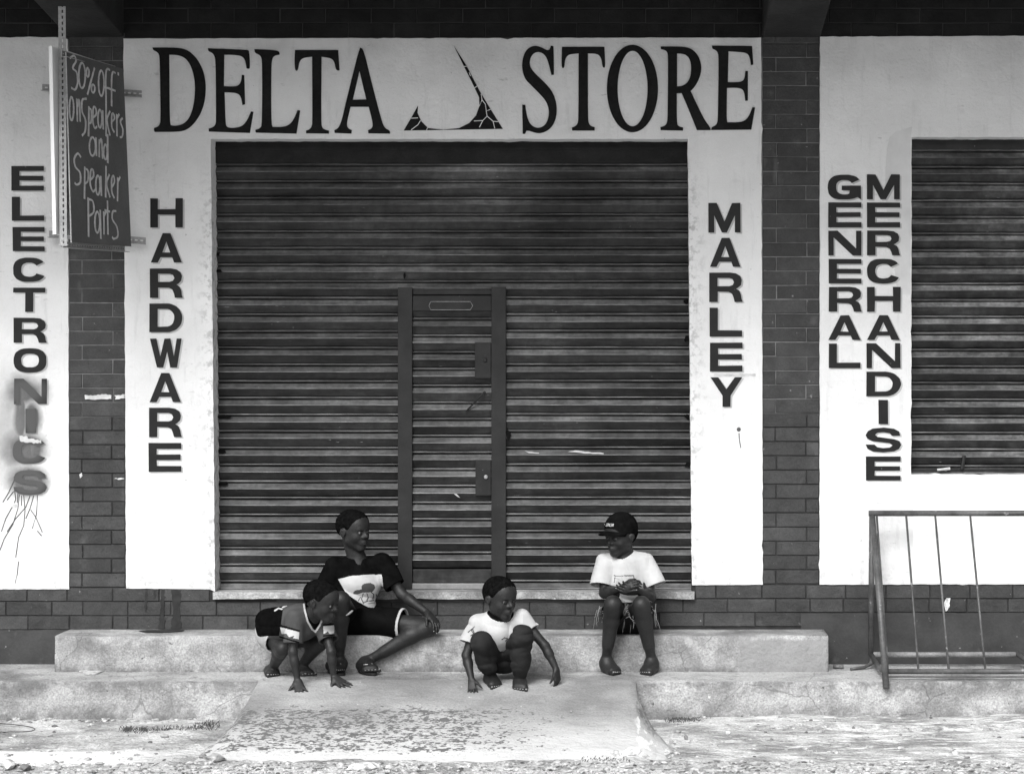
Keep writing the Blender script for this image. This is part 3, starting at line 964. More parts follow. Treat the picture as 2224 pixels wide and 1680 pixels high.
big = empty('store_name_lettering')
tag(big, 'large black serif words DELTA STORE with a hooked triangle emblem across the lintel', 'lettering')
z2 = lambda l: [(300 + x / 2.6976, 60 + y / 2.6976) for x, y in l]
z3 = lambda l: [(1080 + x / 3.0722, 60 + y / 3.0722) for x, y in l]
def smooth_poly(l, it=1):
    for _ in range(it):
        out = []
        n = len(l)
        for i in range(n):
            a, b, c = Vector(l[i - 1]), Vector(l[i]), Vector(l[(i + 1) % n])
            u, v = (a - b), (c - b)
            if u.length > 3 and v.length > 3 and u.angle(v) > 2.0:
                out += [tuple(b.lerp(a, .25)), tuple(b.lerp(c, .25))]
            else:
                out.append(tuple(b))
        l = out
    return l
bigs = [
 [z2([(85,118),(235,118),(290,132),(330,165),(360,205),(388,270),(398,345),(392,430),(370,500),(335,555),(300,590),(262,608),(200,612),(98,612),(93,600),(95,588),(115,583),(128,568),(133,540),(130,300),(127,180),(122,155),(108,142),(88,133)]),
  z2([(183,160),(235,162),(275,178),(305,215),(325,270),(335,340),(332,420),(318,490),(295,540),(262,568),(220,577),(192,573),(186,550),(184,350)])],
 [z2([(410,123),(640,131),(652,140),(656,238),(648,243),(636,240),(628,190),(610,170),(580,162),(505,160),(503,345),(570,347),(595,335),(606,310),(608,278),(622,280),(627,450),(612,455),(604,410),(590,390),(560,382),(507,380),(512,560),(520,585),(560,590),(610,580),(640,545),(662,492),(676,494),(655,618),(415,610),(414,592),(440,585),(455,568),(458,540),(455,200),(448,165),(432,148),(412,140)])],
 [z2([(682,128),(818,134),(830,150),(828,160),(800,165),(786,180),(780,230),(780,560),(788,582),(840,584),(880,575),(910,545),(935,484),(950,487),(928,622),(690,616),(687,600),(715,592),(727,570),(728,200),(720,170),(705,158),(685,150)])],
 [z2([(920,133),(1172,133),(1180,250),(1170,254),(1158,245),(1150,200),(1130,180),(1075,172),(1072,560),(1080,590),(1100,600),(1118,605),(1118,622),(985,620),(984,605),(1005,598),(1018,580),(1022,550),(1020,172),(965,178),(945,200),(938,245),(930,255),(920,250),(917,190)])],
 [z2([(1302,118),(1322,130),(1370,330),(1425,540),(1445,590),(1475,603),(1477,622),(1350,620),(1347,602),(1370,592),(1377,565),(1352,465),(1245,465),(1222,560),(1228,590),(1252,602),(1250,622),(1152,618),(1150,602),(1175,590),(1195,540),(1215,450),(1262,260),(1290,150)]),
  z2([(1297,255),(1337,422),(1258,424)])],
 [z3([(358,122),(375,125),(378,240),(378,315),(362,318),(350,270),(335,215),(315,180),(280,162),(245,170),(222,200),(215,240),(225,275),(260,315),(320,370),(370,430),(395,500),(398,570),(385,630),(350,680),(300,705),(260,705),(215,690),(195,688),(185,710),(170,710),(167,515),(187,517),(195,580),(215,640),(250,668),(290,670),(325,645),(343,600),(345,545),(325,490),(280,440),(225,385),(185,345),(165,280),(168,210),(190,155),(225,128),(265,122),(310,140),(335,155),(350,148)])],
 [z3([(432,130),(715,130),(722,262),(712,270),(702,262),(695,210),(680,185),(655,175),(605,174),(605,600),(610,640),(625,658),(650,665),(650,688),(500,688),(498,668),(520,660),(538,640),(542,600),(543,174),(490,178),(465,190),(452,215),(448,265),(438,272),(428,262)])],
 [z3(arc(902, 408, 171, 292, 0, 350, 40)), z3(arc(903, 408, 100, 252, 0, 350, 40))],
 [z3([(1090,128),(1250,128),(1300,145),(1340,185),(1360,240),(1362,290),(1345,350),(1315,400),(1290,424),(1340,530),(1385,620),(1422,668),(1424,685),(1332,685),(1310,630),(1270,530),(1230,438),(1198,440),(1198,640),(1210,660),(1240,668),(1240,688),(1090,685),(1088,665),(1115,658),(1132,640),(1137,600),(1140,200),(1135,165),(1120,152),(1092,145)]),
  z3([(1200,174),(1240,175),(1275,195),(1292,235),(1294,290),(1285,340),(1262,375),(1230,392),(1200,394)])],
 [z3([(1432,122),(1700,125),(1708,248),(1692,252),(1685,200),(1668,172),(1630,165),(1543,160),(1538,365),(1600,366),(1635,360),(1650,340),(1655,290),(1672,292),(1672,488),(1655,490),(1648,430),(1630,408),(1590,402),(1533,404),(1530,600),(1535,632),(1600,634),(1650,625),(1680,590),(1702,532),(1720,535),(1695,682),(1427,684),(1430,665),(1455,655),(1468,635),(1472,600),(1478,200),(1470,165),(1455,150),(1434,142)])],
]
for lp in bigs:
    poly_plate('letter', [smooth_poly(l, 2) for l in lp], -.001, .005, M_bigletter, big)
em = poly_plate('triangle_emblem', [z2([(1850,108),(1925,225),(2000,370),(2060,470),(2137,594),(1556,604),(1600,530),(1640,458),(1637,500),(1660,550),(1700,590),(1790,599),(1880,590),(1940,560),(1980,515),(2000,460),(1998,410),(1960,330),(1910,230)])], -.001, .004, M_bigletter, big)
bm = bmesh.new()
for l in ([(1910, 230), (1925, 228)], [(1940, 265), (1948, 285)], [(1972, 355), (1990, 340), (1985, 320)], [(2010, 390), (2015, 425), (2000, 460)], [(2015, 425), (2035, 450), (2040, 490), (2065, 480)], [(2040, 490), (2045, 520), (2020, 545), (1968, 548)], [(2045, 520), (2080, 550), (2110, 552)],
          [(2020, 545), (2000, 585)], [(2080, 550), (2090, 592)], [(1600, 532), (1640, 530)], [(1655, 545), (1640, 570), (1600, 600)], [(1690, 600), (1698, 585)]):
    add_tube(bm, [W(x, y) + Vector((0, -.004, 0)) for x, y in z2(l)], .0022, 5)
bm_obj('crack_line', bm, M_plaster_new, em)

# ------------------------------------------------------------ hanging sign of the speaker offer
sg = empty('hanging_sign', W(150, 526, .88))
WORLD[sg.name] = Vector(sg.location)
tag(sg, 'dark hand painted board offering speakers on a slotted steel post by the left brick pillar', 'sign')
tn, tf, bf, bn = W(144, 114, .89), W(268, 150, .16), W(285, 535, .16), W(157, 526, .89)
pn = (tf - tn).cross(bn - tn).normalized()
if pn.x < 0: pn = -pn
def board(name, c4, off, th, m):
    bm = bmesh.new()
    add_hexa(bm, [c4[3] + pn * off, c4[2] + pn * off, c4[1] + pn * off, c4[0] + pn * off, c4[3] + pn * (off - th), c4[2] + pn * (off - th), c4[1] + pn * (off - th), c4[0] + pn * (off - th)])
    return bm_obj(name, bm, m, sg)
_r = bf - Vector((0, -DIST, CAMZ))
_pn = (tf - tn).cross(bn - tn)
bf = Vector((0, -DIST, CAMZ)) + _r * ((tn - Vector((0, -DIST, CAMZ))).dot(_pn) / _r.dot(_pn))
lt = [W(113, 100, .90), W(235, 140, .16), W(250, 525, .16), W(122, 508, .90)]
bd = board('board', [tn, tf, bf, bn], 0, .008, M_board)
board('board', lt, 0, .018, M_boardedge)
tag(bd, 'dark board with pale hand painted words')
cp = Vector((0, -DIST, CAMZ))
def onpanel(zx, zy, off=.0012):
    px, py = zx / 2.984, zy / 2.984
    r = W(px, py, 0) - cp
    t = (tn - cp).dot(pn) / r.dot(pn)
    return cp + r * t + pn * off
def catmull(p, n=6):
    p = [Vector(q_) for q_ in p]
    if len(p) < 3: return p
    q_ = [p[0] * 2 - p[1]] + p + [p[-1] * 2 - p[-2]]
    out = []
    for i in range(1, len(q_) - 2):
        for k in range(n):
            t = k / n
            out.append(.5 * ((2 * q_[i]) + (-q_[i - 1] + q_[i + 1]) * t + (2 * q_[i - 1] - 5 * q_[i] + 4 * q_[i + 1] - q_[i + 2]) * t * t + (-q_[i - 1] + 3 * q_[i] - 3 * q_[i + 1] + q_[i + 2]) * t ** 3))
    out.append(p[-1])
    return out
def ell(cx, cy, rx, ry, n=14): return [(cx + rx * math.cos(2 * math.pi * i / n - 1), cy + ry * math.sin(2 * math.pi * i / n - 1)) for i in range(n + 1)]
STK = [[(450,378),(478,362),(492,395),(470,440),(495,470),(502,530),(487,580),(460,570)], ell(530,490,21,82), ell(567,470,9,28), [(612,440),(590,520),(565,615)], ell(602,575,11,26), ell(655,540,18,82),
 [(712,455),(692,450),(684,500),(686,665)], [(668,565),(712,575)], [(748,475),(730,470),(722,520),(722,690)], [(706,575),(748,590)], [(765,470),(765,490)],
 ell(462,705,14,75), [(497,640),(500,790)], [(500,690),(512,650),(518,790)],
 [(560,640),(532,650),(530,720),(553,780),(550,850),(530,880)], [(575,690),(572,885)], [(575,700),(591,720),(589,790),(575,800)], [(600,765),(622,740),(618,700),(604,700),(600,780),(612,830),(628,820)],
 ell(646,770,13,58), [(663,715),(668,840)], [(686,660),(686,885)], [(712,720),(692,780),(712,880)], [(722,790),(740,770),(735,740),(724,745),(723,820),(740,860)], [(755,740),(757,885)], [(757,765),(772,740)], [(793,765),(779,790),(795,840),(790,885),(775,890)],
 ell(598,950,20,60), [(620,890),(624,1012)], [(642,905),(642,1020)], [(642,930),(656,905),(664,1030)], ell(682,985,12,48), [(696,870),(697,1058)],
 [(524,1020),(502,995),(480,1030),(487,1080),(517,1120),(519,1180),(497,1197),(482,1185)], [(548,1080),(546,1290)], [(548,1090),(569,1110),(568,1170),(551,1190)], [(585,1165),(605,1140),(600,1100),(586,1110),(583,1190),(600,1240),(614,1230)],
 ell(633,1200,14,62), [(651,1140),(656,1270)], [(686,1075),(683,1280)], [(708,1130),(689,1190),(712,1280)], [(722,1215),(740,1180),(735,1140),(723,1160),(723,1240),(740,1285)], [(762,1150),(760,1305)], [(762,1180),(778,1145)],
 [(570,1280),(573,1535)], [(570,1290),(600,1305),(606,1370),(578,1400)], ell(629,1440,16,68), [(648,1360),(652,1548)], [(671,1370),(673,1520)], [(673,1400),(689,1365)], [(695,1300),(698,1520)], [(676,1362),(712,1372)], [(752,1368),(730,1372),(727,1420),(756,1470),(762,1530),(737,1547),(725,1535)]]
bm = bmesh.new()
for s in STK:
    pts = catmull([onpanel(*p_) for p_ in s])
    wr = .0055
    prev = None
    for i, p_ in enumerate(pts):
        t = (pts[min(i + 1, len(pts) - 1)] - pts[max(i - 1, 0)])
        if t.length < 1e-6: continue
        sd = t.normalized().cross(pn)
        sd = Vector((sd.x, sd.y * 2.3, sd.z)) * wr * random.uniform(.85, 1.15)
        cur = (bm.verts.new(p_ + sd), bm.verts.new(p_ - sd))
        if prev: bm.faces.new((prev[0], prev[1], cur[1], cur[0]))
        prev = cur
    # double stroke: brush pass a second time, slightly beside
o = bm_obj('hand_lettering', bm, M_chalk, bd)
# slotted post and frame of angle iron
def slotted(name, p0, p1, wdt, side, parent, pitch=.03):
    """flat bar with a row of round-ended slots, built as two strips and the bridges between the slots"""
    bm = bmesh.new()
    ax = (p1 - p0)
    Ln = ax.length
    ax.normalize()
    side = side.normalized()
    nn = ax.cross(side).normalized()
    def bar(a0, a1, s0, s1, th=.003):
        c = [p0 + ax * a0 + side * s0, p0 + ax * a1 + side * s0, p0 + ax * a1 + side * s1, p0 + ax * a0 + side * s1]
        add_hexa(bm, [v for v in c] + [v + nn * th for v in c])
    h = wdt / 2
    bar(0, Ln, -h, -h * .22)
    bar(0, Ln, h * .22, h)
    x = 0
    while x < Ln:
        bar(x, min(x + pitch * .45, Ln), -h * .22, h * .22)
        x += pitch
    c = [p0 + side * -h, p1 + side * -h, p1 + side * -h + nn * .03, p0 + side * -h + nn * .03]
    add_hexa(bm, [v for v in c] + [v - side * .003 for v in c])
    return bm_obj(name, bm, M_angle, parent)
slotted('slotted_post', W(138, 534, .905), W(135, 14, .80), .034, Vector((1, 0, 0)), sg)
slotted('bottom_rail', W(136, 531, .9), W(270, 540, .15), .03, Vector((0, 0, 1)), sg)
slotted('top_rail', W(133, 116, .9), W(250, 150, .15), .03, Vector((0, 0, 1)), sg)
bm = bmesh.new(); _e = [W(153, 527, .893), W(155.5, 527, .893), W(144, 114, .893), W(141.5, 114, .893)]; add_hexa(bm, _e + [v + Vector((0, .006, 0)) for v in _e]); bm_obj('edge_strip', bm, M_angle, sg)
slotted('wall_bracket', W(92, 190, .05), W(308, 204, .05), .036, Vector((0, 0, 1)), sg)
slotted('wall_bracket', W(107, 508, .05), W(317, 523, .05), .036, Vector((0, 0, 1)), sg)

# ------------------------------------------------------------ crowd barrier
ba = empty('crowd_barrier')
tag(ba, 'worn steel pipe crowd barrier leaning on the wall under the right window', 'barrier')
def pipe(name, pts, r, m=M_pipe, n=12):
    bm = bmesh.new()
    add_tube(bm, pts, r, n)
    return bm_obj(name, bm, m, ba, smooth=False, bevel=0) if n < 6 else bm_obj(name, bm, m, ba, smooth=True)
def wx(px, d, z): return Vector(((px - 1400) * (DIST - d) / FOC, -d, z))
XL = wx(1894, .13, 0).x
XR = XL + 2.1
pipe('top_rail', [(XL - .02, -.15, 1.017), (XR, -.15, 1.017)], .016)
pipe('front_leg', [(XL, -.15, 1.0), (XL + .005, -.42, .6), (XL + .01, -.685, .162)], [.015, .016, .017], M_pipe)
pipe('rear_leg', [(XL, -.13, 1.0), (XL - .004, -.11, .25)], .016)
pipe('rear_rail', [(XL, -.11, .256), (XL + .79, -.11, .256)], .015, M_pipe_lt)
pipe('rear_leg', [(XL + .78, -.11, .262), (XL + .86, -.3, .20)], .013)
pipe('front_rail', [(XL + .02, -.61, .236), (XR, -.61, .236)], .014)
pipe('thin_rail', [(XL + .02, -.635, .212), (XR, -.635, .212)], .004)
pipe('side_brace', [(XL, -.115, .255), (XL + .005, -.4, .225), (XL + .012, -.62, .235)], .013)
pipe('bent_foot', [(XL + .0, -.13, .25), (XL - .01, -.17, .215), (XL - .05, -.20, .200), (XL - .125, -.24, .196)], [.012, .011, .009, .008])
for px in (1904, 1968, 2031, 2107, 2245, 2310):
    x = wx(px, .15, 0).x
    pipe('upright_bar', [(x, -.15, 1.01), (x + .004, -.61, .24)], .006, n=8)
pipe('front_leg', [(XR, -.15, 1.0), (XR, -.66, .20)], .016)
pipe('rear_leg', [(XR, -.13, 1.0), (XR, -.11, .2)], .016)

#PEOPLE_START
# ------------------------------------------------------------ people: smooth bodies grown from distance fields
class Field:
    def __init__(s, lo, hi, h):
        s.h = h
        s.lo = np.array(lo, float)
        s.n = np.maximum(((np.array(hi) - s.lo) / h).astype(int) + 1, 4)
        s.F = np.full(tuple(s.n), .06, np.float32)
        s.ax = [s.lo[i] + h * np.arange(s.n[i]) for i in range(3)]
    def box(s, lo, hi):
        a = np.clip(((np.array(lo) - s.lo) / s.h).astype(int), 0, s.n - 1)
        b = np.clip(((np.array(hi) - s.lo) / s.h).astype(int) + 2, 1, s.n)
        sl_ = tuple(slice(a[i], b[i]) for i in range(3))
        P_ = np.meshgrid(*[s.ax[i][sl_[i]] for i in range(3)], indexing='ij')
        return sl_, P_
    def add(s, f, lo, hi, k, op='add'):
        m = k + .022
        sl_, P_ = s.box(np.array(lo) - m, np.array(hi) + m)
        if min(p_.size for p_ in P_) == 0: return
        d = f(P_).astype(np.float32)
        A = s.F[sl_]
        if op == 'add':
            h_ = np.maximum(k - np.abs(A - d), 0) / max(k, 1e-6)
            s.F[sl_] = np.minimum(A, d) - h_ * h_ * k * .25
        else:
            d = -d
            h_ = np.maximum(k - np.abs(A - d), 0) / max(k, 1e-6)
            s.F[sl_] = np.maximum(A, d) + h_ * h_ * k * .25
    def prim(s, p, infl=0.0):
        kind = p[0]
        if kind == 'c':        # tapered capsule: a, ra, b, rb, k
            _, a, ra, b, rb, k = p
            a = np.array(a, float); b = np.array(b, float); ra += infl; rb += infl
            v = b - a; L2 = max(v @ v, 1e-9)
            def f(P_):
                x, y, z = P_[0] - a[0], P_[1] - a[1], P_[2] - a[2]
                t = np.clip((x * v[0] + y * v[1] + z * v[2]) / L2, 0, 1)
                return np.sqrt((x - t * v[0]) ** 2 + (y - t * v[1]) ** 2 + (z - t * v[2]) ** 2) - (ra + (rb - ra) * t)
            R_ = max(ra, rb)
            s.add(f, np.minimum(a, b) - R_, np.maximum(a, b) + R_, k)
        else:                  # ellipsoid: centre, radii, rotation(3x3 rows=local axes), k  ('e' add, 'x' cut)
            _, c, r, R, k = p
            c = np.array(c, float); r = np.array(r, float) + infl
            R = np.eye(3) if R is None else np.array(R, float)
            def f(P_):
                x, y, z = P_[0] - c[0], P_[1] - c[1], P_[2] - c[2]
                q_ = [(x * R[i][0] + y * R[i][1] + z * R[i][2]) for i in range(3)]
                k0 = np.sqrt(sum((q_[i] / r[i]) ** 2 for i in range(3)))
                k1 = np.sqrt(sum((q_[i] / r[i] ** 2) ** 2 for i in range(3))) + 1e-9
                return k0 * (k0 - 1) / k1
            s.add(f, c - r.max(), c + r.max(), k, 'add' if kind == 'e' else 'cut')

def surface_nets(F, lo, h):
    ins = F < 0
    nx, ny, nz_ = F.shape
    cnt = np.zeros((nx - 1, ny - 1, nz_ - 1), np.int8)
    offs = [(i, j, k) for i in (0, 1) for j in (0, 1) for k in (0, 1)]
    for (i, j, k) in offs:
        cnt += ins[i:nx - 1 + i, j:ny - 1 + j, k:nz_ - 1 + k]
    act = np.argwhere((cnt > 0) & (cnt < 8))
    idx = -np.ones(cnt.shape, np.int64)
    idx[act[:, 0], act[:, 1], act[:, 2]] = np.arange(len(act))
    val = np.stack([F[act[:, 0] + i, act[:, 1] + j, act[:, 2] + k] for (i, j, k) in offs], 1)
    acc = np.zeros((len(act), 3)); num = np.zeros(len(act))
    for a in range(8):
        for b in range(a + 1, 8):
            if sum(abs(offs[a][q_] - offs[b][q_]) for q_ in range(3)) != 1: continue
            fa, fb = val[:, a], val[:, b]
            m = (fa < 0) != (fb < 0)
            t = np.where(m, fa / np.where(m, fa - fb, 1), 0)
            pa, pb = np.array(offs[a], float), np.array(offs[b], float)
            acc += np.where(m[:, None], pa + (pb - pa) * t[:, None], 0)
            num += m
    V_ = lo + h * (act + acc / num[:, None])
    Q = []
    for ax in range(3):
        u, v = [(1, 2), (2, 0), (0, 1)][ax]
        s0 = [slice(None)] * 3; s1 = [slice(None)] * 3
        s0[ax] = slice(0, -1); s1[ax] = slice(1, None)
        A, B = ins[tuple(s0)], ins[tuple(s1)]
        e = np.argwhere(A != B)
        e = e[(e[:, u] > 0) & (e[:, v] > 0) & (e[:, u] < F.shape[u] - 1) & (e[:, v] < F.shape[v] - 1)]
        fl = A[e[:, 0], e[:, 1], e[:, 2]]
        def cell(du, dv):
            c = e.copy(); c[:, u] -= du; c[:, v] -= dv
            return idx[c[:, 0], c[:, 1], c[:, 2]]
        q_ = np.stack([cell(1, 1), cell(0, 1), cell(0, 0), cell(1, 0)], 1)
        q_[~fl] = q_[~fl][:, ::-1]
        Q.append(q_)
    Q = np.concatenate(Q)
    Q = Q[(Q >= 0).all(1)]
    return V_, Q

def np_mesh(name, V_, Q, matidx=None):
    me = bpy.data.meshes.new(name)
    me.vertices.add(len(V_)); me.vertices.foreach_set('co', V_.astype(np.float32).ravel())
    me.loops.add(len(Q) * 4); me.loops.foreach_set('vertex_index', Q.astype(np.int32).ravel())
    me.polygons.add(len(Q))
    me.polygons.foreach_set('loop_start', (np.arange(len(Q)) * 4).astype(np.int32))
    me.polygons.foreach_set('use_smooth', np.ones(len(Q), bool))
    me.update(calc_edges=True)
    if matidx is not None:
        me.polygons.foreach_set('material_index', matidx.astype(np.int32))
    me.validate()
    return me

def relax(V_, Q, it=2, f=.5):
    e = np.concatenate([Q[:, [0, 1]], Q[:, [1, 2]], Q[:, [2, 3]], Q[:, [3, 0]]])
    e = np.concatenate([e, e[:, ::-1]])
    for _ in range(it):
        acc = np.zeros_like(V_); c = np.zeros(len(V_))
        for ax in range(3):
            acc[:, ax] = np.bincount(e[:, 0], V_[e[:, 1], ax], len(V_))
        c = np.bincount(e[:, 0], minlength=len(V_))
        V_ = V_ * (1 - f) + acc / np.maximum(c, 1)[:, None] * f
    return V_

def bounds(prims, infl):
    lo = np.full(3, 1e9); hi = -lo
    for p in prims:
        if p[0] == 'x': continue
        if p[0] == 'c':
            for a, r in ((p[1], p[2]), (p[3], p[4])):
                a = np.array(a, float); lo = np.minimum(lo, a - r); hi = np.maximum(hi, a + r)
        else:
            c = np.array(p[1], float); r = max(p[2]); lo = np.minimum(lo, c - r); hi = np.maximum(hi, c + r)
    m = .03 + infl
    return lo - m, hi + m

def grow(name, prims, mats, parent, h=.0035, infl=0.0, cuts=(), shell=0.0, matfn=None, fold=None, smooth=1):
    """prims -> one continuous mesh; cuts are functions (P)->value, the part where value > 0 is removed"""
    lo, hi = bounds(prims, infl)
    fd = Field(lo, hi, h)
    for p in prims:
        fd.prim(p, infl if p[0] != 'x' else 0)
    if fold is not None:
        near = np.abs(fd.F) < .03
        ii = np.argwhere(near)
        P_ = [fd.ax[a][ii[:, a]] for a in range(3)]
        fd.F[near] += fold(P_).astype(np.float32)
    if shell:
        fd.F = np.maximum(fd.F, -(fd.F + shell))
    if cuts:
        P_ = np.meshgrid(*fd.ax, indexing='ij')
        for c in cuts:
            fd.F = np.maximum(fd.F, c(P_).astype(np.float32))
    V_, Q = surface_nets(fd.F, fd.lo, h)
    V_ = relax(V_, Q, smooth)
    mi = None
    if matfn is not None:
        C_ = V_[Q].mean(1)
        nrm = np.cross(V_[Q[:, 2]] - V_[Q[:, 0]], V_[Q[:, 3]] - V_[Q[:, 1]])
        k = FOC / (DIST + C_[:, 1])
        px = 1400 + C_[:, 0] * k; py = 840 + (CAMZ - C_[:, 2]) * k
        mi = matfn(C_, nrm, px, py)
    me = np_mesh(name, V_, Q, mi)
    o = link(name, me, mats, parent)
    return o

def inpoly(px, py, poly):
    r = np.zeros(len(px), bool)
    n = len(poly)
    for i in range(n):
        x0, y0 = poly[i]; x1, y1 = poly[(i + 1) % n]
        c = (y0 > py) != (y1 > py)
        with np.errstate(divide='ignore', invalid='ignore'):
            xi = (x1 - x0) * (py - y0) / (y1 - y0 + 1e-12) + x0
        r ^= c & (px < xi)
    return r
def nearline(px, py, pts, wd):
    r = np.zeros(len(px), bool)
    for (x0, y0), (x1, y1) in zip(pts[:-1], pts[1:]):
        vx, vy = x1 - x0, y1 - y0
        t = np.clip(((px - x0) * vx + (py - y0) * vy) / (vx * vx + vy * vy + 1e-9), 0, 1)
        r |= (px - x0 - t * vx) ** 2 + (py - y0 - t * vy) ** 2 < wd * wd
    return r

def V3(v): return np.array(v[:], float)
def unit(v):
    v = np.array(v, float); return v / (np.linalg.norm(v) + 1e-12)
def frame(fwd, up):
    """rows: x (person's left seen from behind is -x), y forward, z up"""
    y = unit(fwd); z = np.array(up, float); z = unit(z - y * (z @ y)); x = np.cross(y, z)
    return np.array([x, y, z])

def head_prims(c, R, s):
    """c: centre of the head, R rows x,y(face),z(up); s: chin to crown"""
    def T(p): return c + s * (p[0] * R[0] + p[1] * R[1] + (p[2] - .5) * R[2])
    def E(p, r, k=.05, kind='e', RR=None): return (kind, T(p), np.array(r) * s, R if RR is None else RR, k * s)
    def C(a, ra, b, rb, k=.05): return ('c', T(a), ra * s, T(b), rb * s, k * s)
    L = [E((0, -.08, .62), (.355, .43, .375), .06), E((0, .08, .42), (.285, .29, .34), .12), E((0, .17, .68), (.27, .24, .23), .12),
         C((.20, .02, .26), .10, (.03, .24, .10), .085, .1), C((-.20, .02, .26), .10, (-.03, .24, .10), .085, .1),
         E((0, .26, .085), (.10, .085, .075), .08), E((.15, .21, .35), (.11, .11, .11), .1), E((-.15, .21, .35), (.11, .11, .11), .1),
         C((-.15, .315, .555), .045, (.15, .315, .555), .045, .07),
         E((.125, .385, .475), (.075, .055, .045), .05, 'x'), E((-.125, .385, .475), (.075, .055, .045), .05, 'x'),
         C((0, .335, .52), .035, (0, .43, .385), .050, .05), C((-.06, .375, .36), .042, (.06, .375, .36), .042, .03),
         E((0, .325, .22), (.115, .075, .080), .08),
         E((0, .388, .240), (.060, .036, .026), .035), E((0, .382, .186), (.056, .038, .028), .035), E((0, .436, .213), (.062, .030, .005), .012, 'x'),
         E((.125, .318, .475), (.062, .055, .055), .01), E((-.125, .318, .475), (.062, .055, .055), .01)]
    for sx in (-1, 1):
        L += [E((sx * .355, -.03, .46), (.035, .075, .115), .02), E((sx * .395, -.045, .49), (.022, .06, .08), .02), E((sx * .405, .0, .46), (.02, .032, .055), .02, 'x')]
    return L, T

def hand(w, fwd, nrm, side, s=1.0, curl=(.3, .3, .3, .3), spread=.12, thumb=(.9, .3), nails=None, first=None):
    """w wrist, fwd direction of the fingers, nrm out of the back of the hand, side +1: thumb lies towards cross(fwd,nrm)"""
    y = unit(fwd); z = np.array(nrm, float); z = unit(z - y * (z @ y)); x = np.cross(y, z) * side
    L = []
    ln = .075 * s       # palm
    w = np.array(w, float)
    flen = [.040, .046, .043, .033]
    base = []
    for i in range(4):
        u = (1.5 - i) / 1.5
        b = w + y * ln * (1.0 - .06 * abs(u) - (.05 if i == 3 else 0)) + x * u * .023 * s
        base.append(b)
        L.append(('c', w + x * u * .012 * s + y * .008, .0125 * s, b, .0088 * s, .012 * s))
    for i in range(4):
        u = (1.5 - i) / 1.5
        a = u * spread
        d = unit(y * math.cos(a) + x * math.sin(a))
        p = base[i]; c_ = curl[i] if isinstance(curl, (tuple, list)) else curl
        ang = 0
        for j, f in enumerate((.48, .30, .24)):
            ang += c_ * (1.0 if j else .8)
            dd = d * math.cos(ang) - z * math.sin(ang)
            q_ = p + dd * flen[i] * s * f * 1.45
            L.append(('c', p, (.0072 - .0007 * j) * s, q_, (.0066 - .0008 * j) * s, .003 if j == 0 else .002))
            p = q_
        if nails is not None: nails.append((p + (d * math.sin(ang) * .0 + z * math.cos(ang) * .0045 * s + d * math.sin(ang) * .0045 * s), dd, .0042 * s))
    tb = w + y * .018 * s + x * .017 * s
    td = unit(y * math.cos(thumb[0]) + x * math.sin(thumb[0]) - z * .25)
    t1 = tb + td * .030 * s
    td2 = unit(y * math.cos(thumb[0] - thumb[1]) + x * math.sin(thumb[0] - thumb[1]) - z * .35)
    t2 = t1 + td2 * .024 * s
    t3 = t2 + unit(td2 - z * .2) * .020 * s
    L += [('c', tb, .0125 * s, t1, .0092 * s, .012 * s), ('c', t1, .0085 * s, t2, .0078 * s, .003), ('c', t2, .0076 * s, t3, .0066 * s, .002)]
    if nails is not None: nails.append((t3 + z * .004 * s, td2, .0045 * s))
    return L

def foot(ankle, heel, toe, s=1.0, nails=None, inner=1, splay=.0):
    """ankle joint, heel point and big-toe-side tip on the ground; inner: +1 if the big toe lies towards cross(dir, up)"""
    a = np.array(ankle, float); hl = np.array(heel, float); t = np.array(toe, float)
    up = np.array([0, 0, 1.0])
    L_ = np.linalg.norm(t - hl)
    y = unit(t - hl); x = np.cross(y, up) * inner; x = unit(x); z = np.cross(x, y); z = z * (1 if z[2] > 0 else -1)
    hc = hl + y * .022 * s + z * .022 * s
    out = [('c', a, .026 * s, hc, .023 * s, .03 * s)]
    for i in range(5):
        u = 1 - i * .5
        b = hl + y * (L_ * (.74 - .035 * i)) + x * u * .024 * s + z * (.0135 - .001 * i) * s
        out.append(('c', hc + x * u * .008 * s, .020 * s, b, (.0135 - .0008 * i) * s, .02 * s))
        out.append(('c', a + y * .012 * s - z * .012 * s, .022 * s, b + z * .004 * s, .0115 * s, .03 * s))
        tip = hl + y * (L_ * (.955 - .055 * i)) + x * (u * .029 + (.004 if i == 0 else 0)) * s + z * (.0105 - .001 * i) * s
        rr = (.0112 if i == 0 else .0085 - .0004 * i) * s
        out.append(('c', b, .0105 * s, tip, rr, .004 * s))
        if nails is not None: nails.append((tip + z * rr * .75 + y * rr * .45, y, rr * .62))
    return out

NAILM = []
def nails_obj(lst, parent, name='nail'):
    if not NAILM:
        bm = bmesh.new(); bmesh.ops.create_icosphere(bm, subdivisions=1, radius=1)
        me = bpy.data.meshes.new('nail'); bm.to_mesh(me); bm.free(); me.materials.append(M_nail); NAILM.append(me)
    for (p, d, r) in lst:
        o = link(name, NAILM[0], None, parent)
        o.matrix_basis = Matrix.Translation(Vector(p)) @ Vector(d).to_track_quat('X', 'Z').to_matrix().to_4x4() @ Matrix.Diagonal((1.1 * r, .95 * r, .5 * r, 1))

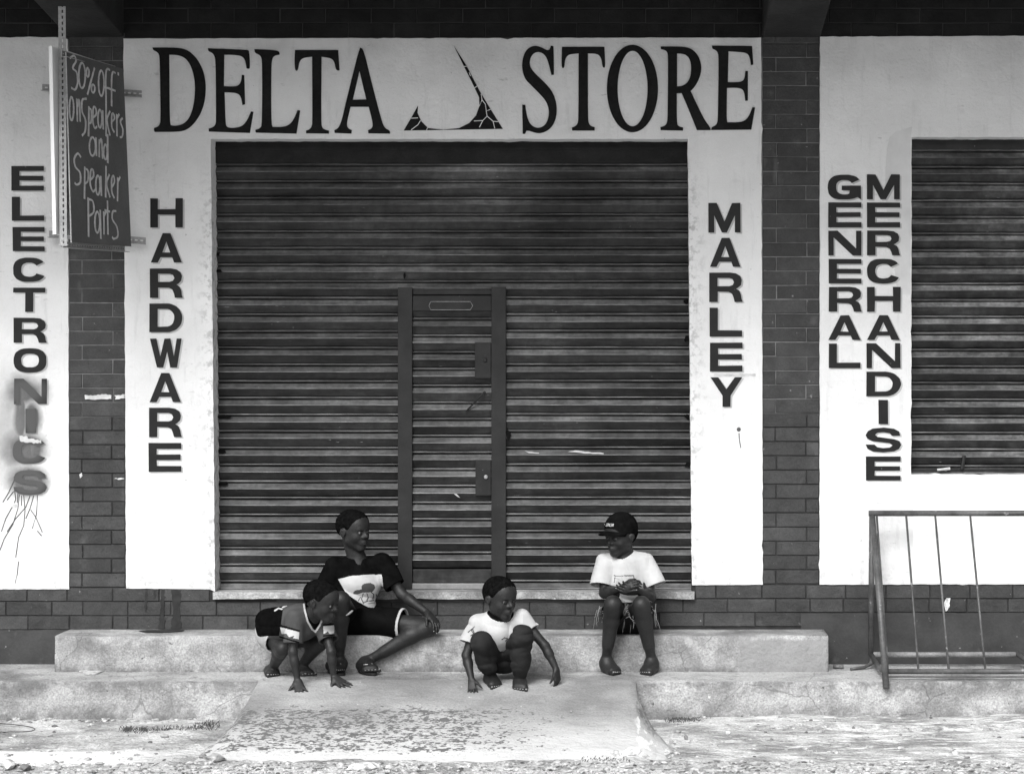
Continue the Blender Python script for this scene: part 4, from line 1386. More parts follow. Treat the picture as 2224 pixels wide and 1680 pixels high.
def eyes(T, R, s, parent, look=(0, 0)):
    for sx in (-1, 1):
        bm = bmesh.new()
        c = T((sx * .125, .318, .475))
        r = .066 * s
        bmesh.ops.create_uvsphere(bm, u_segments=24, v_segments=16, radius=1)
        g = unit(R[1] + R[0] * look[0] + R[2] * look[1])
        for v in bm.verts:
            p = np.array(v.co[:])
            v.co = Vector(c + R[1] * .0035 * s + r * p * .98)
        bm.normal_update()
        for f in bm.faces:
            n_ = unit(np.array(f.calc_center_median()[:]) - c)
            if n_ @ g > .72: f.material_index = 1
            f.smooth = True
        # almond shape: lids cover the top and bottom of the ball
        me = bpy.data.meshes.new('eye')
        geom = bm.faces[:]
        kill = [f for f in bm.faces if abs((np.array(f.calc_center_median()[:]) - c) @ R[2]) > r * .36 or (np.array(f.calc_center_median()[:]) - c) @ R[1] < r * .3]
        bmesh.ops.delete(bm, geom=kill, context='FACES')
        bm.to_mesh(me); bm.free()
        link('eye', me, [M_eye, M_iris], parent)

def hair_obj(c, R, s, T, parent, line=.60, amp=.010):
    """short curly hair as a shell over the skull, hairline cut by planes"""
    prims = [('e', T((0, -.085, .63)), np.array((.372, .448, .394)) * s, R, .05 * s), ('e', T((0, .08, .69)), np.array((.315, .315, .285)) * s, R, .08 * s)]
    def cut_face(P_):
        x = (P_[0] - T((0, .0, 0))[0]); y = (P_[1] - T((0, .0, 0))[1]); z = (P_[2] - T((0, .0, 0))[2])
        f = (x * R[1][0] + y * R[1][1] + z * R[1][2]) / s
        u = (x * R[2][0] + y * R[2][1] + z * R[2][2]) / s
        l = (x * R[0][0] + y * R[0][1] + z * R[0][2]) / s
        h_ = np.where(f > .12, .50 + (f - .12) * 1.25, np.where(f > -.10, .50, .50 + (f + .10) * .95))
        h_ = h_ + np.maximum(0, .12 - np.abs(f - .12)) * -.3 + .10 * np.maximum(0, np.abs(l) - .20) * (f > .1) 
        h_ = h_ + .018 * np.sin(f * 31 + 4 * np.sin(l * 17)) * np.sin(l * 27 + 1) + .012 * np.sin(l * 61 + f * 47)
        return (h_ - u) * s
    def fz(P_):
        edge = np.clip(1 + cut_face(P_) / .022, 0, 1)
        return .0075 * edge ** 1.5 + (np.sin(P_[0] * 900 + 3 * np.sin(P_[1] * 500)) * np.sin(P_[1] * 870 + 2 * np.sin(P_[2] * 460)) * np.sin(P_[2] * 930)) * .0026
    return grow('hair', prims, [M_hair], parent, h=.003, cuts=[cut_face], fold=fz, smooth=0)

def halfspace(pt, nrm):
    pt = np.array(pt, float); nrm = unit(nrm)
    return lambda P_: (P_[0] - pt[0]) * nrm[0] + (P_[1] - pt[1]) * nrm[1] + (P_[2] - pt[2]) * nrm[2]
def sleevecut(a, b, t, rad):
    """remove everything within rad of the limb beyond fraction t of a->b"""
    a = np.array(a, float); b = np.array(b, float); v = b - a; L_ = np.linalg.norm(v); d = v / L_
    q_ = a + v * t
    def f(P_):
        x, y, z = P_[0] - q_[0], P_[1] - q_[1], P_[2] - q_[2]
        al = x * d[0] + y * d[1] + z * d[2]
        rr = np.sqrt(np.maximum(x * x + y * y + z * z - al * al, 0)) - rad
        return np.minimum(al, -rr)
    return f
def capcut(a, b, r):
    a = np.array(a, float); b = np.array(b, float); v = b - a; L2 = v @ v
    def f(P_):
        x, y, z = P_[0] - a[0], P_[1] - a[1], P_[2] - a[2]
        t = np.clip((x * v[0] + y * v[1] + z * v[2]) / L2, 0, 1)
        return r - np.sqrt((x - t * v[0]) ** 2 + (y - t * v[1]) ** 2 + (z - t * v[2]) ** 2)
    return f

def folds(amp=.004, f=42, d=(1, .3, .5), seed=0):
    d = unit(d); e = unit(np.cross(d, (.2, .9, .4)))
    def g(P_):
        a = P_[0] * d[0] + P_[1] * d[1] + P_[2] * d[2]
        b = P_[0] * e[0] + P_[1] * e[1] + P_[2] * e[2]
        w1 = a * f + 2.2 * np.sin(b * f * .45 + seed) + seed
        w2 = a * f * 1.7 + b * f * .8 + 1.5 * np.sin(b * f * .7 + seed)
        return amp * ((1 - 2 * np.abs(np.sin(w1 * .5)) ** .8) * (.55 + .45 * np.sin(b * f * .3 + 2 * seed)) + .45 * (1 - 2 * np.abs(np.sin(w2 * .5))) * (.5 + .5 * np.sin(a * f * .4)))
    return g

def limb(a, ra, b, rb, c, rc, bulge=None, k=.012):
    out = [('c', a, ra, b, rb, k), ('c', b, rb, c, rc, k)]
    if bulge is not None:
        bc, br = bulge
        out.append(('c', bc[0], br, bc[1], br * .8, .02))
    return out

def torso_prims(pel, chest, neck, sL, sR, s):
    pel, chest, neck, sL, sR = map(lambda v: np.array(v, float), (pel, chest, neck, sL, sR))
    ax = unit(sL - sR); up = unit(neck - pel); fw = unit(np.cross(up, ax)); 
    up2 = unit(neck - chest)
    R = np.array([ax, unit(np.cross(up2, ax)), up2]); R[0] = np.cross(R[1], R[2])
    Rp = np.array([ax, fw, up])
    return [('e', pel, np.array((.098, .082, .085)) * s, Rp, .04 * s),
            ('c', pel, .074 * s, chest, .080 * s, .05 * s),
            ('e', chest, np.array((.108, .078, .105)) * s, R, .04 * s),
            ('c', sL + (chest - sL) * .12, .036 * s, neck + (chest - neck) * .28, .046 * s, .035 * s),
            ('c', sR + (chest - sR) * .12, .036 * s, neck + (chest - neck) * .28, .046 * s, .035 * s)]

def w3(px, py, d): return V3(W(px, py, d))
def g3(px, py, up=0.0): return V3(G(px, py, up))

def person(label, s, J, head, hands, feet, fingers_out=None):
    """common body: J joints dict; returns root, prims info"""
    root = empty('person', tuple(J['pelvis']))
    root.location = Vector((J['pelvis'][0], J['pelvis'][1], PLAT_Z))
    WORLD[root.name] = Vector(root.location)
    tag(root, label, 'person')
    return root

def build_body(root, s, J, R, hs, hands, feet, nails):
    hp, T = head_prims(J['head'], R, hs)
    B = torso_prims(J['pelvis'], J['chest'], J['neck'], J['sL'], J['sR'], s)
    B += [('c', J['neck'] - np.array((0, 0, .02)), .048 * s, T((0, -.12, .25)), .043 * s, .025), ('c', J['neck'], .040 * s, T((0, .0, .22)), .036 * s, .02)]
    for q_ in 'LR':
        S_, E_, W_ = J['s' + q_], J['e' + q_], J['w' + q_]
        B += [('c', S_, .038 * s, E_, .0265 * s, .02), ('c', E_, .0285 * s, E_ + (W_ - E_) * .35, .0275 * s, .012), ('c', E_ + (W_ - E_) * .3, .0275 * s, W_, .0185 * s, .012)]
        Hh, K, A = J['h' + q_], J['k' + q_], J['a' + q_]
        B += [('c', Hh, .066 * s, K, .043 * s, .02), ('c', K, .044 * s, K + (A - K) * .1, .042 * s, .01)]
        back = unit((K + (A - K) * .3) - (Hh + K) / 2)
        side_ = unit(np.cross(unit(A - K), unit(K - Hh)))
        bk = np.cross(unit(A - K), side_)
        if bk @ (Hh - K) < 0: bk = -bk
        m = K + (A - K) * .30 + bk * .012 * s
        B += [('c', K, .040 * s, A, .0235 * s, .015), ('c', K + bk * .008, .036 * s, m, .040 * s, .02), ('c', m, .040 * s, K + (A - K) * .7, .027 * s, .02)]
    B += hp
    for h_ in hands: B += h_
    for f_ in feet: B += f_
    body = grow('body', B, [M_skin], root, h=.0032, smooth=1)
    return T

# ---- boy A: black T-shirt, sits on the step with one leg folded outwards, looks to the right
def boy_a():
    s = 1.0
    J = dict(pelvis=w3(776, 1342, .15), chest=w3(777, 1268, .16), neck=w3(777, 1213, .165), sR=w3(728, 1228, .165), sL=w3(829, 1223, .165),
             eR=w3(702, 1290, .15), wR=w3(716, 1345, .21), eL=w3(872, 1289, .21), wL=w3(929, 1331, .31),
             hR=w3(757, 1348, .17), kR=w3(741, 1303, .45), aR=w3(737, 1437, .335),
             hL=w3(800, 1350, .19), kL=w3(934, 1360, .31), aL=w3(792, 1437, .318))
    J['head'] = w3(769, 1151, .19)
    fwd = np.array((.80, -.60, -.05)); R = frame(fwd, (.03, -.05, 1)); hs = .212
    root = person('boy in black T-shirt with white print and flip-flops, sitting on the step, looking right', s, J, None, None, None)
    N_ = []
    hl = hand(J['wL'], w3(948, 1352, .36) - J['wL'], (.55, -.35, .75), 1, .98, curl=(.38, .42, .45, .5), spread=.10, thumb=(.7, .3), nails=N_)
    hr = hand(J['wR'], (.1, -.5, -.7), (-.5, -.7, .4), -1, .98, curl=.3)
    z0 = PLAT_Z + .016
    def fl(px, d): 
        v = V3(Vector(((px - 1400) * (DIST - d) / FOC, -d, z0))); return v
    heelL, toeL = fl(783, .300), fl(812, .445)
    heelR, toeR = fl(717, .300), fl(743, .448)
    feet = [foot(J['aL'], heelL, toeL, 1.0, N_, inner=-1), foot(J['aR'], heelR, toeR, 1.0, N_, inner=1)]
    T = build_body(root, s, J, R, hs, [hl, hr], feet, N_)
    nails_obj(N_, root)
    eyes(T, R, hs, root, look=(-.1, .05))
    hair_obj(J['head'], R, hs, T, root)
    # lips
    # T-shirt
    tp = torso_prims(J['pelvis'] + np.array((0, 0, .01)), J['chest'], J['neck'], J['sL'], J['sR'], s)
    for q_ in 'LR':
        S_, E_ = J['s' + q_], J['e' + q_]
        tp += [('c', S_, .040, S_ + (E_ - S_) * .95, .046, .025)]
    panel = [(734, 1257), (762, 1250), (800, 1247), (829, 1247), (831, 1262), (833, 1290), (838, 1306), (836, 1320), (800, 1318), (778, 1306), (752, 1288)]
    cap = [(767, 1286), (772, 1281), (785, 1279), (786, 1270), (793, 1266), (805, 1265), (813, 1269), (815, 1276), (810, 1284), (800, 1286), (788, 1286), (776, 1290), (768, 1290)]
    lines = [[(789, 1288), (785, 1300), (790, 1310)], [(797, 1288), (800, 1297), (795, 1306)], [(806, 1285), (812, 1290), (810, 1300)], [(817, 1290), (819, 1296), (815, 1305)], [(788, 1308), (800, 1304), (812, 1303)], [(783, 1296), (778, 1304)], [(801, 1310), (814, 1308)]]
    def mf(C, n, px, py):
        f = n[:, 1] < 0
        r = np.zeros(len(px), int)
        pn_ = inpoly(px, py, panel) & f
        r[pn_] = 1
        r[pn_ & inpoly(px, py, cap)] = 2
        for l in lines: r[pn_ & nearline(px, py, l, 1.0)] = 2
        return r
    neckcut = capcut(J['neck'] + np.array((.0, -.005, .02)), T((0, -.06, .25)), .052)
    vcut = capcut(w3(783, 1226, .27), w3(779, 1206, .22), .030)
    waist = halfspace(w3(790, 1335, .1), (0, .3, -1))
    grow('shirt', tp, [M_black, M_white, M_grey], root, h=.003, infl=.011, shell=.008, cuts=[neckcut, vcut, waist, sleevecut(J['sL'], J['eL'], .72, .09), sleevecut(J['sR'], J['eR'], .78, .09)],
         matfn=mf, fold=folds(.0070, 32, (1, .2, .6), 1))
    # shorts
    sp = [('e', J['pelvis'], (.105, .09, .09), None, .04)]
    for q_ in 'LR':
        H_, K_ = J['h' + q_], J['k' + q_]
        sp += [('c', H_, .070, H_ + (K_ - H_) * .97, .064 if q_ == 'L' else .060, .04)]
    cl, cr = sleevecut(J['hL'], J['kL'], .58, .12), sleevecut(J['hR'], J['kR'], .90, .10)
    cl2, cr2 = sleevecut(J['hL'], J['kL'], .54, .12), sleevecut(J['hR'], J['kR'], .865, .10)
    def ms(C, n, px, py):
        P_ = [C[:, 0], C[:, 1], C[:, 2]]
        return ((cl2(P_) > -.0) | (cr2(P_) > -.0)).astype(int)
    grow('shorts', sp, [M_blackshort, M_mid], root, h=.0035, infl=.010, shell=.008, cuts=[halfspace(J['pelvis'] + np.array((0, 0, .075)), (0, 0, 1)), cl, cr], matfn=ms, fold=folds(.008, 34, (.9, 1, .6), 3))
    for (hl_, tl_, inn) in ((heelL, toeL, -1), (heelR, toeR, 1)):
        flipflop(root, hl_, tl_, inn)
    return root

def flipflop(root, hl_, tl_, inn):
    y = unit(tl_ - hl_); x = np.cross(y, (0, 0, 1)) * inn
    L_ = np.linalg.norm(tl_ - hl_)
    bm = bmesh.new()
    out = []
    for i in range(28):
        a = 2 * math.pi * i / 28
        u = math.cos(a); v = math.sin(a)
        wd_ = .036 * (.82 + .18 * max(u, 0) * 1.2) 
        out.append(hl_ + y * (L_ * .5 + u * (L_ * .5 + .012)) + x * v * wd_)
    lo_ = [bm.verts.new((p[0], p[1], PLAT_Z + .0015)) for p in out]
    hi_ = [bm.verts.new((p[0], p[1], PLAT_Z + .0155)) for p in out]
    bm.faces.new(lo_); bm.faces.new(hi_[::-1])
    for i in range(28): bm.faces.new((lo_[i], lo_[(i + 1) % 28], hi_[(i + 1) % 28], hi_[i]))
    f = bm_obj('flip_flop', bm, M_rubber, root, bevel=.003)
    bm = bmesh.new()
    post = hl_ + y * L_ * .80 + x * .014
    for sd in (-1, 1):
        mid = hl_ + y * L_ * .62 + x * sd * .020 + np.array((0, 0, .036))
        end = hl_ + y * L_ * .42 + x * sd * .037 + np.array((0, 0, .004))
        add_tube(bm, catmull([tuple(post + np.array((0, 0, .012))), tuple(hl_ + y * L_ * .74 + x * (.014 * (1 - .3) + sd * .006) + np.array((0, 0, .033))), tuple(mid), tuple(end)]), .0042, 8)
    bm_obj('strap', bm, M_rubber, f, smooth=True)
    bm = bmesh.new()
    for sd in (-1, 1):
        add_tube(bm, [tuple(hl_ + y * L_ * .70 + x * sd * .012 + np.array((0, -.003, .041))), tuple(hl_ + y * L_ * .58 + x * sd * .026 + np.array((0, -.003, .036)))], .003, 6)
    bm_obj('strap_mark', bm, M_white, f, smooth=True)

# ---- boy B: smallest, on all fours in front of boy A
def boy_b():
    s = .80
    J = dict(pelvis=w3(594, 1366, .42), chest=w3(652, 1350, .62), neck=w3(680, 1330, .68), sR=w3(640, 1345, .73), sL=w3(703, 1352, .62),
             eR=w3(636, 1416, .76), wR=w3(646, 1477, .765), eL=w3(719, 1414, .70), wL=w3(725, 1470, .69),
             hR=w3(588, 1382, .45), kR=w3(614, 1408, .60), aR=w3(590, 1453, .40),
             hL=w3(615, 1374, .38), kL=w3(694, 1398, .50), aL=w3(652, 1447, .40))
    J['head'] = w3(699, 1304, .74)
    fwd = np.array((.93, -.36, -.22)); R = frame(fwd, (.10, -.08, 1)); hs = .202
    root = person('small boy in grey V-neck shirt leaning on both hands at the left of the ramp', s, J, None, None, None)
    N_ = []
    def palm(w_, tip, sd, spread):
        t = g3(*tip, .010)
        return hand(w_, t - w_, (-.0, -.55, .85), sd, .92, curl=(-.02, .0, 0.0, .05), spread=spread, thumb=(1.0, .2), nails=N_)
    hands = [palm(J['wR'], (652, 1502), 1, .42), palm(J['wL'], (748, 1492), 1, .30)]
    feet = [foot(J['aR'], g3(586, 1459), g3(595, 1471), .92, N_, inner=1), foot(J['aL'], g3(645, 1457), g3(676, 1468), .92, N_, inner=1)]
    # give the feet a real length (the lens shortens it)
    feet = [foot(J['aR'], V3(Vector((g3(588, 1459)[0], -.36, PLAT_Z))), V3(Vector((g3(595, 1471)[0], -.50, PLAT_Z))), .92, N_, inner=1),
            foot(J['aL'], V3(Vector((g3(646, 1459)[0], -.36, PLAT_Z))), V3(Vector((g3(676, 1468)[0], -.47, PLAT_Z))), .92, N_, inner=-1)]
    T = build_body(root, s, J, R, hs, hands, feet, N_)
    nails_obj(N_, root)
    eyes(T, R, hs, root, look=(-.1, 0))
    hair_obj(J['head'], R, hs, T, root)
    tp = torso_prims(J['pelvis'] + (J['chest'] - J['pelvis']) * .15, J['chest'], J['neck'], J['sL'], J['sR'], s)
    tp += [('c', J['pelvis'] + np.array((-.02, 0, .02)), .075, J['chest'], .085, .04)]
    for q_ in 'LR':
        S_, E_ = J['s' + q_], J['e' + q_]
        tp += [('c', S_, .034, S_ + (E_ - S_) * .95, .042, .025)]
    b1 = [(608, 1361), (650, 1372), (649, 1387), (636, 1385), (640, 1379), (628, 1383), (622, 1375), (612, 1376)]
    b2 = [(702, 1359), (726, 1357), (726, 1374), (716, 1376), (712, 1370), (703, 1376)]
    blk = [(540, 1300), (600, 1312), (616, 1312), (612, 1340), (609, 1362), (606, 1380), (560, 1380), (540, 1360)]
    stripe = [[(607, 1357), (650, 1369)], [(608, 1382), (648, 1394)], [(702, 1356), (726, 1354)], [(703, 1380), (726, 1378)]]
    vline = [(660, 1311), (662, 1325), (668, 1348), (678, 1366), (685, 1371), (694, 1358), (701, 1342)]
    marks = [[(597, 1325), (605, 1320), (612, 1322)], [(604, 1314), (612, 1311), (622, 1309)], [(614, 1318), (622, 1314)]]
    def mf(C, n, px, py):
        f = n[:, 1] < .02
        r = np.zeros(len(px), int)
        r[inpoly(px, py, blk)] = 1
        r[(C[:, 1] > -.52) & (px < 640)] = 1
        r[f & inpoly(px, py, [(660, 1308), (662, 1325), (668, 1348), (678, 1366), (685, 1371), (694, 1358), (705, 1338), (690, 1300)])] = 1
        for l in stripe: r[f & nearline(px, py, l, 1.6)] = 1
        r[f & nearline(px, py, vline, 2.0)] = 2
        for l in marks: r[nearline(px, py, l, 1.7)] = 2
        r[f & inpoly(px, py, b1)] = 2
        r[f & inpoly(px, py, b2)] = 2
        return r
    neckcut = capcut(J['neck'] + np.array((.01, -.01, .02)), T((0, -.06, .25)), .046)
    hem = halfspace(J['pelvis'] + (J['chest'] - J['pelvis']) * -.02 + np.array((0, 0, .0)), unit(J['pelvis'] - J['chest']) + np.array((0, 0, -.35)))
    grow('shirt', tp, [M_grey, M_black, M_white], root, h=.003, infl=.010, shell=.008, cuts=[neckcut, hem, sleevecut(J['sL'], J['eL'], .62, .08), sleevecut(J['sR'], J['eR'], .72, .08)], matfn=mf, fold=folds(.006, 40, (.8, .2, 1), 5))
    sp = [('e', J['pelvis'], (.085, .08, .08), None, .04)]
    for q_ in 'LR':
        H_, K_ = J['h' + q_], J['k' + q_]
        sp += [('c', H_, .056, H_ + (K_ - H_) * .85, .052, .04)]
    grow('shorts', sp, [M_mid], root, h=.0035, infl=.010, shell=.008, cuts=[sleevecut(J['hL'], J['kL'], .45, .09), sleevecut(J['hR'], J['kR'], .5, .09), halfspace(J['pelvis'] + np.array((0, 0, .06)), (-.2, 0, 1))], fold=folds(.003, 50, (.3, 1, .6), 3))
    return root

# ---- boy C: squats in the middle of the ramp, white shirt, dark trousers
def boy_c():
    s = .84
    J = dict(pelvis=w3(1092, 1424, .56), chest=w3(1085, 1372, .66), neck=w3(1083, 1337, .67), sR=w3(1035, 1356, .68), sL=w3(1134, 1345, .66),
             eR=w3(1013, 1422, .72), wR=w3(1024, 1474, .80), eL=w3(1184, 1402, .70), wL=w3(1208, 1452, .73),
             hR=w3(1073, 1428, .58), kR=w3(1046, 1394, .82), aR=w3(1064, 1467, .675),
             hL=w3(1112, 1426, .58), kL=w3(1134, 1381, .83), aL=w3(1129, 1476, .72))
    J['head'] = w3(1087, 1298, .70)
    fwd = np.array((.68, -.72, -.12)); R = frame(fwd, (.05, -.04, 1)); hs = .210
    root = person('boy squatting barefoot on the ramp in a white T-shirt with black collar and dark trousers', s, J, None, None, None)
    N_ = []
    hR = hand(J['wR'], g3(1026, 1506, .006) - J['wR'], (-.25, -.75, .5), -1, .74, curl=(.5, .16, .10, .14), spread=.34, thumb=(.9, .35), nails=N_)
    hL = hand(J['wL'], w3(1212, 1487, .735) - J['wL'], (.75, -.55, .2), 1, .80, curl=(.35, .5, .62, .7), spread=.06, thumb=(.45, .1), nails=N_)
    def gr(px, d): 
        return np.array(((px - 1400) * (DIST - d) / FOC, -d, ground_z(d) + .003))
    feet = [foot(J['aR'], gr(1062, .64), gr(1081, .785), .90, N_, inner=1), foot(J['aL'], gr(1129, .68), gr(1130, .83), .90, N_, inner=-1)]
    T = build_body(root, s, J, R, hs, [hR, hL], feet, N_)
    nails_obj(N_, root)
    eyes(T, R, hs, root, look=(.25, .0))
    hair_obj(J['head'], R, hs, T, root)
    tp = torso_prims(J['pelvis'] + np.array((0, 0, .03)), J['chest'], J['neck'], J['sL'], J['sR'], s)
    for q_ in 'LR':
        S_, E_ = J['s' + q_], J['e' + q_]
        tp += [('c', S_, .036, S_ + (E_ - S_) * .9, .042, .025)]
    nc0 = (J['neck'] + np.array((.012, -.018, .022)), T((0, -.02, .28)))
    neckcut = capcut(nc0[0], nc0[1], .052)
    collar = capcut(nc0[0], nc0[1], .068)
    motif = [[(1090, 1388), (1096, 1384), (1103, 1386), (1098, 1391)], [(1017, 1372), (1026, 1364), (1030, 1374), (1022, 1380)], [(1032, 1380), (1024, 1368), (1030, 1360)]]
    def mf(C, n, px, py):
        P_ = [C[:, 0], C[:, 1], C[:, 2]]
        r = (collar(P_) > 0).astype(int)
        f = n[:, 1] < 0
        for l in motif: r[f & nearline(px, py, l, 1.1)] = 2
        sl_ = f & (((px < 1033) & (py > 1350) & (px < 1033 - (py - 1352) * .0)) | (px > 1136))
        r[sl_ & (r == 0)] = 3
        return r
    grow('shirt', tp, [M_white, M_black, M_grey, M_sleeve], root, h=.003, infl=.011, shell=.008, cuts=[neckcut, sleevecut(J['sL'], J['eL'], .42, .08), sleevecut(J['sR'], J['eR'], .62, .08), halfspace(J['pelvis'] + np.array((0, 0, .04)), (0, 0, -1))],
         matfn=mf, fold=folds(.0075, 34, (1, .2, .7), 2))
    sp = [('e', J['pelvis'], (.088, .085, .08), None, .04)]
    for q_ in 'LR':
        H_, K_, A_ = J['h' + q_], J['k' + q_], J['a' + q_]
        cuff = K_ + (A_ - K_) * .90
        sp += [('c', H_, .054, K_, .041, .03), ('c', K_, .041, K_ + (A_ - K_) * .62, .040 if q_ == 'R' else .038, .03), ('c', K_ + (A_ - K_) * .55, .041, cuff, .024, .02)]
    grow('trousers', sp, [M_pants], root, h=.003, infl=.0085, cuts=[sleevecut(J['kL'], J['aL'], .90, .06), sleevecut(J['kR'], J['aR'], .80, .06), sleevecut(J['pelvis'], J['pelvis'] + np.array((0, .0, .15)), .5, .115)], fold=folds(.0055, 75, (.55, .2, .8), 4))
    return root

# ---- boy D: cap, white T-shirt, sits on the step with clasped hands
def boy_d():
    s = 1.0
    J = dict(pelvis=w3(1361, 1340, .14), chest=w3(1356, 1256, .19), neck=w3(1357, 1204, .215), sR=w3(1315, 1219, .215), sL=w3(1400, 1217, .21),
             eR=w3(1313, 1287, .29), wR=w3(1349, 1279, .40), eL=w3(1413, 1296, .28), wL=w3(1384, 1282, .39),
             hR=w3(1340, 1344, .15), kR=w3(1331, 1312, .43), aR=w3(1316, 1436, .325),
             hL=w3(1383, 1344, .15), kL=w3(1393, 1313, .43), aL=w3(1416, 1437, .325))
    J['head'] = w3(1347, 1163, .24)
    fwd = np.array((-.66, -.74, -.10)); R = frame(fwd, (-.06, -.05, 1)); hs = .208
    root = person('barefoot boy in dark cap and white T-shirt sitting on the step with clasped hands', s, J, None, None, None)
    N_ = []
    hR = hand(J['wR'], w3(1372, 1266, .432) - J['wR'], (-.1, -.85, .5), 1, .95, curl=(.55, .62, .66, .7), spread=.03, thumb=(.5, .3), nails=N_)
    hL = hand(J['wL'], w3(1362, 1278, .425) - J['wL'], (.25, -.8, -.3), -1, .95, curl=(.55, .6, .65, .7), spread=.03, thumb=(.5, .3), nails=N_)
    def fl(px, d): return np.array(((px - 1400) * (DIST - d) / FOC, -d, PLAT_Z + .002))
    feet = [foot(J['aR'], fl(1313, .29), fl(1345, .425), 1.0, N_, inner=1), foot(J['aL'], fl(1421, .29), fl(1397, .435), 1.0, N_, inner=-1)]
    T = build_body(root, s, J, R, hs, [hR, hL], feet, N_)
    nails_obj(N_, root)
    eyes(T, R, hs, root, look=(-.1, -.1))
    # hair under the cap
    prims = [('e', T((0, -.10, .58)), np.array((.368, .43, .36)) * hs, R, .05)]
    def cutl(P_):
        c0 = T((0, 0, 0))
        x, y, z = P_[0] - c0[0], P_[1] - c0[1], P_[2] - c0[2]
        f = (x * R[1][0] + y * R[1][1] + z * R[1][2]) / hs
        u = (x * R[2][0] + y * R[2][1] + z * R[2][2]) / hs
        return np.maximum((.52 + np.maximum(f, -.3) * .9 - u), (f - .04)) * hs
    grow('hair', prims, [M_hair], root, h=.003, cuts=[cutl], smooth=0)
    # cap
    cp_ = [('e', T((0, -.06, .70)), np.array((.395, .47, .41)) * hs, R, .05)]
    def capb(P_):
        c0 = T((0, 0, .575))
        x, y, z = P_[0] - c0[0], P_[1] - c0[1], P_[2] - c0[2]
        f = (x * R[1][0] + y * R[1][1] + z * R[1][2])
        u = (x * R[2][0] + y * R[2][1] + z * R[2][2])
        return -(u - f * .06)
    capo = grow('cap', cp_, [M_cap], root, h=.003, cuts=[capb], smooth=1)
    bm = bmesh.new()
    rows_ = []
    for i in range(15):
        a = (i / 14 - .5) * 2
        ln = []
        for j in range(7):
            t = j / 6
            x = a * (.37 - .05 * t * t) * (1 - .0 * t)
            y0 = .38 * math.sqrt(max(0, 1 - (a * .93) ** 2)) - .02
            y = y0 + t * (.36 * math.sqrt(max(0.02, 1 - abs(a) ** 2.4)))
            z = .655 - .07 * a * a * (1 + t) - t * .020 + .02
            ln.append(bm.verts.new(T((x, y, z))))
        rows_.append(ln)
    for i in range(14):
        for j in range(6):
            bm.faces.new((rows_[i][j], rows_[i + 1][j], rows_[i + 1][j + 1], rows_[i][j + 1]))
    br = bm_obj('brim', bm, M_cap, capo, smooth=True)
    so = br.modifiers.new('solid', 'SOLIDIFY'); so.thickness = .004; so.offset = 0
    # stitched word on the front of the cap
    strokes = {'N': [[(0, 0), (0, 1)], [(0, 1), (1, 0)], [(1, 0), (1, 1)]], 'E': [[(1, 0), (0, 0), (0, 1), (1, 1)], [(0, .5), (.8, .5)]], 'X': [[(0, 0), (1, 1)], [(0, 1), (1, 0)]],
               'T': [[(0, 1), (1, 1)], [(.5, 1), (.5, 0)]], 'L': [[(0, 1), (0, 0), (1, 0)]]}
    bm = bmesh.new()
    cc = T((0, -.06, .70))
    def dome(u, v):
        # angle round the cap (u, towards the wearer's left positive) and height v
        az = u; el = v
        d_ = np.array((math.sin(az) * math.cos(el), math.cos(az) * math.cos(el), math.sin(el)))
        r_ = np.array((.395, .47, .41)) * hs
        return cc + (R.T @ (d_ * r_)) + (R.T @ d_) * .0015
    word_ = 'NEXTEL'
    for i, ch in enumerate(word_):
        u0 = -.36 + i * .125
        for st_ in strokes[ch]:
            pts = [dome(u0 + p_[0] * .085, .26 + p_[1] * .16) for p_ in st_]
            add_tube(bm, [tuple(p_) for p_ in pts], .0016, 5)
    bm_obj('cap_lettering', bm, M_white, capo)
    bm = bmesh.new()
    for u_ in (.95, 1.35, 1.6):
        bmesh.ops.create_icosphere(bm, subdivisions=1, radius=.003, matrix=Matrix.Translation(Vector(dome(u_, .28))))
    bm_obj('eyelet', bm, M_mid, capo)
    # T-shirt
    tp = torso_prims(J['pelvis'] + np.array((0, 0, .01)), J['chest'], J['neck'], J['sL'], J['sR'], s)
    slv = dict(L=w3(1428, 1285, .25), R=w3(1306, 1285, .27))
    for q_ in 'LR':
        S_ = J['s' + q_]; E_ = slv[q_]
        tp += [('c', S_, .033, S_ + (E_ - S_) * .95, .054, .03)]
    box_ = [[(1334, 1249), (1340, 1250), (1376, 1249)], [(1336, 1250), (1334, 1264)], [(1376, 1249), (1378, 1260)]]
    dots = [[(1338, 1255), (1346, 1258)], [(1350, 1253), (1352, 1260)], [(1340, 1263), (1347, 1265)], [(1358, 1253), (1362, 1256)], [(1368, 1253), (1372, 1258)]]
    def mf(C, n, px, py):
        f = n[:, 1] < 0
        r = np.zeros(len(px), int)
        for l in box_: r[f & nearline(px, py, l, .8)] = 1
        for l in dots: r[f & nearline(px, py, l, 1.1)] = 2
        return r
    neckcut = capcut(J['neck'] + np.array((-.01, -.015, .02)), T((0, -.02, .25)), .056)
    grow('shirt', tp, [M_white, M_grey, M_mid], root, h=.003, infl=.012, shell=.008, cuts=[neckcut, sleevecut(J['sL'], slv['L'], .80, .10), sleevecut(J['sR'], slv['R'], .80, .10), halfspace(w3(1360, 1306, .2), (0, 0, -1))], matfn=mf, fold=folds(.0085, 30, (1, .3, .45), 6))
    sp = [('e', J['pelvis'], (.102, .09, .088), None, .04)]
    for q_ in 'LR':
        H_, K_ = J['h' + q_], J['k' + q_]
        sp += [('c', H_, .068, H_ + (K_ - H_) * .8, .058, .04)]
